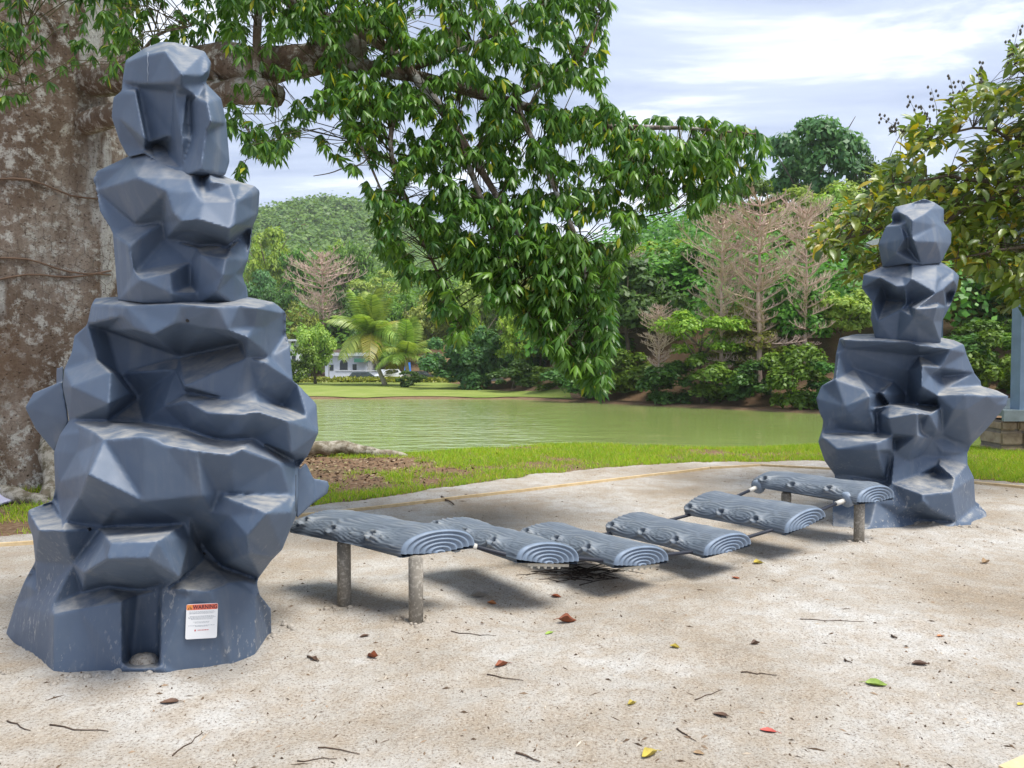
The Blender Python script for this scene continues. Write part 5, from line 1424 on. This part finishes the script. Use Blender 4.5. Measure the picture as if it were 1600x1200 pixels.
for i in near:
    A = Vector(dirs[i]).normalized(); N_ = Vector(nrm[i]); S = N_.cross(A).normalized(); U = A.cross(S)
    yel = C[i][0] / C[i][1] < .54 and rng.random() < .4
    o = bpy.data.objects.new('leaf', LBY if yel else LBG); COL.objects.link(o); o.parent = RT
    o.matrix_local = Matrix.Translation(Vector(C[i]) - RC) @ Matrix((A, S, U)).transposed().to_4x4() @ Matrix.Scale(float(rng.uniform(.7, 1.15)), 4)
tw = MB(); LN = np.array([p[:] for p in LIMB2])
for i in range(0, len(C), 5):
    d = np.linalg.norm(LN - C[i], axis=1); k = int(d.argmin())
    if d[k] < 1.3: tw.tube([Vector(LN[k]), Vector(LN[k]).lerp(Vector(C[i]), .5) + Vector((0, 0, .04)), Vector(C[i])], [.005, .004, .002], 3, False)
two = tw.build('twigs', M_BARK, RT); two['kind'] = 'stuff'
for i, (x0, y0, x1, y1) in enumerate(((1420, 215, 1372, 180), (1440, 205, 1418, 150), (1465, 195, 1455, 138), (1490, 180, 1484, 118), (1510, 170, 1500, 125), (1530, 150, 1533, 96), (1570, 110, 1592, 40), (1585, 100, 1575, 65), (1455, 200, 1440, 165), (1400, 212, 1396, 190))):
    m = MB(); a, b = W(x0, y0, 8.5), W(x1, y1, 8.5); m.tube([a, a.lerp(b, .5) + Vector((.02, 0, 0)), b], [.004, .003, .002], 3, False)
    for k in range(11):
        q = a.lerp(b, .25 + .75 * k / 10) + Vector((R.uniform(-.05, .05), R.uniform(-.05, .05), R.uniform(-.03, .03))); m.lathe([(.003, -.02), (.013, -.006), (.013, .006), (.003, .018)], 5, q)
    m.build('seed_stalk', plain('seed_stalk', (.12, .11, .09), .8) if i == 0 else bpy.data.materials['seed_stalk'], RT)

# ------------------------------------------------------------------ pavilion at the right edge
PV = empty('pavilion', (8.4, 12.6, 0), 'blue-grey pavilion corner with a post, deck and stone pier at the right edge', 'pavilion')
M_PAINT = plain('blue_grey_paint', (.17, .255, .36), .5, .08, 4); M_DECK = plain('deck_grey_green', (.20, .25, .26), .6)
M_STONE = (lambda t: t.done(t.ramp(t.noise(t.coord(), 5, 7, .65), [(.3, (.16, .12, .08)), (.55, (.34, .27, .19)), (.75, (.44, .37, .28))]), .9, .1))(NT('pier_stone'))
def pv(name, mat, c, s): m = MB(); m.box(c, s); return m.build(name, mat, PV)
pv('post', M_PAINT, (8.32, 12.6, 2.15), (.24, .24, 2.96)); pv('post', M_PAINT, (11.2, 12.6, 2.15), (.24, .24, 2.96)); pv('post', M_PAINT, (8.6, 15.8, 2.15), (.24, .24, 2.96))
pv('fascia', M_DECK, (10.0, 12.35, .58), (4.3, .06, .17)); pv('deck', M_DECK, (10.0, 14.3, .62), (4.2, 3.8, .10)); pv('roof_beam', M_PAINT, (10.0, 12.6, 3.73), (4.6, .2, .2)); pv('roof', M_ROOF, (10.2, 14.3, 3.93), (5.2, 4.8, .12))
for z in (1.0, 1.72): pv('rail', M_DECK, (9.7, 12.6, z), (2.7, .06, .06))
for k in range(9): pv('baluster', M_DECK, (8.52 + k * .27, 12.6, 1.36), (.03, .03, .66))
for cx in (8.22, 11.3):
    r2 = random.Random(int(cx * 10)); z = -.3
    while z < .5:
        h_ = min(r2.uniform(.16, .26), .5 - z + .001)
        sp_ = r2.uniform(-.08, .08)
        for a, b in ((-.33, sp_), (sp_, .33)):
            m = MB(); bmx = bmesh.new(); bmesh.ops.create_cube(bmx, size=1)
            for v0 in bmx.verts: v0.co = Vector((v0.co.x * (b - a - .015), v0.co.y * .6, v0.co.z * (h_ - .015)))
            bmesh.ops.bevel(bmx, geom=bmx.edges[:], offset=.03, segments=2, affect='EDGES'); me = bpy.data.meshes.new('stone'); 
            for v0 in bmx.verts: v0.co += Vector((cx + (a + b) / 2, 12.75, z + h_ / 2)) + Vector((0, R.uniform(-.008, .008), 0))
            bmx.to_mesh(me); bmx.free(); obj('stone', me, M_STONE, PV)
        z += h_
    pv('pier_core', plain('mortar', (.22, .19, .16), .9) if cx < 9 else bpy.data.materials['mortar'], (cx, 12.77, .1), (.60, .52, .80))

# ------------------------------------------------------------------ near grass
rng = np.random.default_rng(31); n = 420000
X = rng.uniform(-9, 10, n); Y = rng.uniform(5.6, 14.4, n)
keep = (np.abs(X / Y) < .74) & (Y < shore_near(X) + 1.0)
X, Y = X[keep], Y[keep]; ok = np.zeros(len(X), bool)
for i in range(len(X)):
    x, y = X[i], Y[i]; wx, wy = ewob(x, y)
    if in_poly(wx, wy, EP): 
        if rng.random() > .012 or in_poly(wx + .2, wy - .25, EP): continue
    g = noise.noise(Vector((x * .8, y * .8, 2))) + .5 * noise.noise(Vector((x * 2.6, y * 2.6, 6)))
    bare_ = math.exp(-((x + 2.5) / 1.3) ** 2 - ((y - 10.6) / 1.5) ** 2) * 1.15 + (.35 if x < -3.6 else 0)
    if g - bare_ > -.62 + .55 * rng.random(): ok[i] = True
X, Y = X[ok], Y[ok]; n = len(X); Z = H(X, Y); h = rng.uniform(.025, .075, n); a = rng.uniform(0, 6.28, n); ln = rng.normal(0, .6, (n, 2)) * h[:, None]
wd = .005
P0_ = np.stack([X - np.cos(a) * wd, Y - np.sin(a) * wd, Z - .005], 1); P1_ = np.stack([X + np.cos(a) * wd, Y + np.sin(a) * wd, Z - .005], 1); P2_ = np.stack([X + ln[:, 0], Y + ln[:, 1], Z + h], 1)
V = np.stack([P0_, P1_, P2_], 1).reshape(-1, 3); F = np.arange(3 * n).reshape(-1, 3)
M_GRASS = leafmat('grass_blade', (.10, .19, .018), (.27, .37, .05), tip=(.33, .28, .11), tipf=.12, rough=.5, trans=.4, spec=.25)
tag(obj('bank_grass', fast_mesh('bank_grass', V, F), M_GRASS), 'short green grass on the near bank of the pond', 'grass', kind='stuff')

# ------------------------------------------------------------------ litter on the sand
def leaf_litter_mesh(seed, L=.10, w=.05, curl=.25):
    r_ = random.Random(seed); m = MB(); n = 9; vv = []
    for i in range(n):
        q = i / (n - 1); hw = w * math.sin(math.pi * q ** .85) ** .8 * .5 * (1 + r_.uniform(-.07, .07))
        for s in (-1, -.5, 0, .5, 1): vv.append((L * (q - .5), hw * s, .003 + L * curl * ((q - .45) ** 2 * 1.2 + (s * hw / w * 2) ** 2 * .8)))
    k = len(vv); vv += [(a, b, c_ - .0012) for a, b, c_ in vv]
    ff = [(i * 5 + j, (i + 1) * 5 + j, (i + 1) * 5 + j + 1, i * 5 + j + 1) for i in range(n - 1) for j in range(4)]; ff = ff + [tuple(a + k for a in f[::-1]) for f in ff]
    m.add(vv, ff); m.tube([(-L * .5, 0, .005 + L * curl * .24), (-L * .75, .006, .003)], .0016, 4); return m.mesh('fallen_leaf', True)
LM = [leaf_litter_mesh(i, curl=.15 + .12 * i) for i in range(4)]
def lm(name, c): return plain(name, c, .6, .2, 25)
ML = {'red': lm('leaf_red', (.50, .09, .07)), 'rust': lm('leaf_rust', (.26, .075, .03)), 'brown': lm('leaf_brown', (.13, .075, .05)), 'yellow': lm('leaf_yellow', (.48, .38, .06)), 'green': lm('leaf_green', (.25, .36, .06)), 'grey': lm('leaf_grey', (.30, .28, .25)), 'tan': lm('leaf_tan', (.38, .26, .15)), 'orange': lm('leaf_orange', (.50, .20, .07))}
for i, (px, py, L, col_, lab) in enumerate([
 (1200, 1143, 36, 'red', 'bright pink-red fallen leaf in the right foreground sand'), (1369, 1071, 44, 'green', 'lime green fallen leaf in the right foreground sand'), (1015, 1182, 46, 'yellow', 'yellow green fallen leaf at the bottom edge of the sand'),
 (988, 1101, 22, 'yellow', 'small yellow fallen leaf in the middle foreground'), (1125, 1118, 38, 'brown', 'dark brown curled leaf between the red leaf and the small yellow leaf'), (1438, 1039, 34, 'brown', 'dark brown fallen leaf beyond the lime green leaf'),
 (784, 1041, 34, 'rust', 'rusty curled leaf on the sand below the near platform posts'), (886, 973, 40, 'rust', 'red-brown leaf on a twig in front of the hanging steps'), (858, 990, 22, 'green', 'small pale green leaf beside the red-brown leaf on a twig'),
 (1470, 995, 18, 'orange', 'small orange leaf in the far right of the sand'), (1054, 1012, 22, 'yellow', 'small pale yellow leaf in the middle of the sand'), (1181, 1007, 22, 'brown', 'small dark leaf standing up in the middle right of the sand'),
 (1150, 904, 22, 'rust', 'rust red leaf below the third hanging step'), (869, 933, 24, 'rust', 'rust red leaf in front of the dark twig heap'), (1184, 881, 26, 'yellow', 'yellow leaf on the sand below the tilted step'),
 (583, 1028, 30, 'rust', 'large rust leaf on the sand right of the larger boulder tower'), (265, 1098, 40, 'brown', 'brown curled leaf just in front of the larger boulder tower'), (570, 995, 22, 'brown', 'dark brown leaf left of the near platform post'),
 (768, 944, 22, 'orange', 'orange brown leaf under the first hanging step'), (750, 933, 40, 'grey', 'large grey leaf under the first hanging step'), (1594, 1101, 20, 'yellow', 'yellow leaf at the right edge of the sand'), (1092, 1178, 24, 'tan', 'pale tan leaf at the bottom middle of the sand'),
 (490, 1031, 22, 'brown', 'small dark bark flake between the larger tower and the rust leaf'), (1540, 880, 24, 'tan', 'tan leaf on the sand right of the smaller boulder tower'), (920, 870, 26, 'tan', 'tan leaf on the sand behind the lowest step')]):
    p = onsand(px, py); o = bpy.data.objects.new('fallen_leaf', with_mat(LM[i % 4], ML[col_])); COL.objects.link(o); o.location = p; s = .74 * L / FPX * p.y / .10; o.scale = (s, s, s); o.rotation_euler = (R.uniform(-.15, .15), R.uniform(-.15, .15), R.uniform(-.7, .7) + (0 if i % 2 else 3.1)); tag(o, lab, 'leaf', 'fallen leaves on the sand')
M_TWIG = bark('fallen_twig', (.05, .035, .025), (.13, .09, .065))
def twig_mesh(pts, r): m = MB(); m.tube(pts, [r * (1.1 - .6 * i / (len(pts) - 1)) for i in range(len(pts))], 5); return m
for px0, py0, px1, py1, r, lab in [(1250, 967, 1352, 972, .0035, 'long thin straight twig in the right middle of the sand'), (1155, 1050, 1218, 1058, .004, 'dark slightly bent twig left of the lime green leaf'), (1087, 1096, 1130, 1077, .003, 'thin twig slanting up beyond the dark curled leaf'),
 (705, 987, 777, 995, .0035, 'thin twig on the sand right of the near platform post'), (763, 1055, 818, 1063, .004, 'dark twig below the rusty curled leaf'), (805, 1178, 845, 1190, .006, 'short stout twig at the bottom middle of the sand'),
 (270, 1182, 316, 1148, .004, 'twig slanting up in the left foreground'), (78, 1135, 170, 1145, .004, 'long greenish brown twig in the left foreground'), (495, 1167, 560, 1178, .004, 'dark twig at the bottom of the sand left of the middle'), (466, 1190, 526, 1184, .003, 'thin twig at the very bottom below another dark twig'),
 (480, 1028, 498, 1036, .008, 'short stout dark stick right of the larger boulder tower foot'), (1060, 1142, 1090, 1160, .004, 'forked dark twig right of the small yellow leaf'), (1318, 1032, 1328, 1036, .007, 'stubby black stick in the right middle of the sand'), (1395, 995, 1403, 999, .008, 'stubby dark stick near the far right of the sand'),
 (690, 778, 710, 790, .016, 'dark stick lying across the timber edging'), (10, 1128, 48, 1142, .004, 'dark twig at the left edge of the foreground'), (640, 972, 560, 1100, .0, '')][:-1]:
    a, b = onsand(px0, py0), onsand(px1, py1); n_ = 6; pts = []
    for i in range(n_): q = a.lerp(b, i / (n_ - 1)); q = q + Vector((R.uniform(-.008, .008), R.uniform(-.012, .012), 0)); q.z = SZ(q.x, q.y) + r * .9; pts.append(q)
    r *= .72
    tag(twig_mesh(pts, r).build('fallen_twig', M_TWIG, None, True), lab, 'twig', 'fallen twigs on the sand')
# heap of dark brush under the lowest step
m = MB(); c0 = onsand(905, 903); rr = random.Random(8)
for k in range(50):
    a = rr.uniform(-.5, .5) + (math.pi if rr.random() < .5 else 0); L = rr.uniform(.08, .32); p = c0 + Vector((rr.gauss(0, .13), rr.gauss(0, .06), 0)); d = Vector((math.cos(a), math.sin(a) * .6, rr.uniform(-.1, .25)))
    p.z = SZ(p.x, p.y) + abs(rr.gauss(0, .02)); m.tube([p, p + d * L * .5 + Vector((0, 0, .01)), p + d * L], [.004, .003, .002], 4, False)
bh = tag(m.build('brush_heap', plain('dark_brush', (.035, .025, .018), .9)), 'heap of dark dry twigs under the lowest hanging step', 'twig heap')
# small scattered debris: bits of bark, twig and leaf
rng = np.random.default_rng(77); n = 3400; m = MB()
V = []; F = []; 
for i in range(n):
    y = 2.2 + 8.5 * rng.random() ** 1.3; x = rng.uniform(-.72, .72) * y
    if not in_poly(x, y, [(p[0] * .97, p[1] - .15) for p in EP]): continue
    if noise.noise(Vector((x * 1.2, y * 1.2, 50))) < rng.uniform(-.7, .35): continue
    L = .004 + .018 * rng.random() ** 2 * (2.5 if rng.random() < .15 else 1); w_ = rng.uniform(.0015, .006); a = rng.uniform(0, 6.28); z = SZ(x, y) + .001; d = np.array([math.cos(a), math.sin(a)]); s2 = np.array([-d[1], d[0]]); k = len(V)
    for u, v2, zz in ((-L, 0, 0), (0, -w_, .0), (L, 0, .0), (0, w_, 0), (0, 0, w_ * 1.4)): V.append((x + d[0] * u + s2[0] * v2, y + d[1] * u + s2[1] * v2, z + zz))
    F += [(k, k + 1, k + 4), (k + 1, k + 2, k + 4), (k + 2, k + 3, k + 4), (k + 3, k, k + 4)]
t = NT('debris'); g = t.n('ShaderNodeNewGeometry'); M_DEB = t.done(t.ramp(g.outputs['Random Per Island'], [(0, (.05, .035, .025)), (.55, (.13, .09, .06)), (.8, (.30, .22, .15)), (1.0, (.55, .50, .42))]), .9, .1)
tag(obj('sand_debris', fast_mesh('sand_debris', V, F), M_DEB), 'tiny scattered bits of bark and twig over the sand', 'debris', kind='stuff')

# ------------------------------------------------------------------ light haze
m = MB(); m.box((0, 470, 80), (1880, 1100, 168))
hz = m.mesh('haze'); hm = bpy.data.materials.new('haze'); hm.use_nodes = True; hm.node_tree.nodes.clear()
ho = hm.node_tree.nodes.new('ShaderNodeOutputMaterial'); hv = hm.node_tree.nodes.new('ShaderNodeVolumePrincipled')
hv.inputs['Color'].default_value = (.86, .92, 1, 1); hv.inputs['Density'].default_value = .00018; hv.inputs['Anisotropy'].default_value = .0
hm.node_tree.links.new(hv.outputs[0], ho.inputs['Volume'])
tag(obj('haze', hz, hm), kind='stuff')
scene.cycles.volume_bounces = 1

# dead leaves on the bare earth of the near bank
rng = np.random.default_rng(90); n = 2600; X = rng.normal(-2.6, 1.3, n); Y = rng.normal(10.4, 1.3, n); k = np.array([(not in_poly(*ewob(a, b), EP)) and b < 13.2 for a, b in zip(X, Y)]); X, Y = X[k], Y[k]
V, F = cards(np.stack([X, Y, H(X, Y) + .012], 1), np.array([0, 0, 1.0]) + rng.normal(size=(len(X), 3)) * .3, .06, rng)
t = NT('dead_leaf_litter'); g = t.n('ShaderNodeNewGeometry'); tag(obj('leaf_litter', fast_mesh('leaf_litter', V, F), t.done(t.ramp(g.outputs['Random Per Island'], [(0, (.07, .045, .03)), (.6, (.20, .13, .08)), (.85, (.36, .27, .18)), (1.0, (.17, .20, .05))]), .8, .2)), 'dead leaves strewn over the bare earth of the near bank', 'leaf litter', kind='stuff')

# clods of sand pushed up against the feet of the towers and posts
rng = np.random.default_rng(55); m = MB()
for cx, cy, r_, n in ((-2.05, 4.2, .72, 150), (4.3, 7.35, .78, 110), (-.55, 4.34, .07, 24), (-1.0, 4.6, .07, 20), (2.8, 6.28, .08, 22)):
    for i in range(n):
        a = rng.uniform(math.pi * .95, math.pi * 2.05); d = r_ + abs(rng.normal(0, .06)); x, y = cx + d * math.cos(a), cy + d * math.sin(a) * .92; s2 = .005 + .018 * rng.random() ** 2
        z = SZ(x, y); m.lathe([(s2 * .7, -s2 * .5), (s2, s2 * .1), (s2 * .75, s2 * .5), (s2 * .2, s2 * .75)], 6, (x, y, z), Matrix.Rotation(rng.uniform(-.5, .5), 3, 'X'))
tag(m.build('sand_clods', M_SAND, None, True), 'small clods of sand around the feet of the towers and posts', 'sand', kind='stuff')
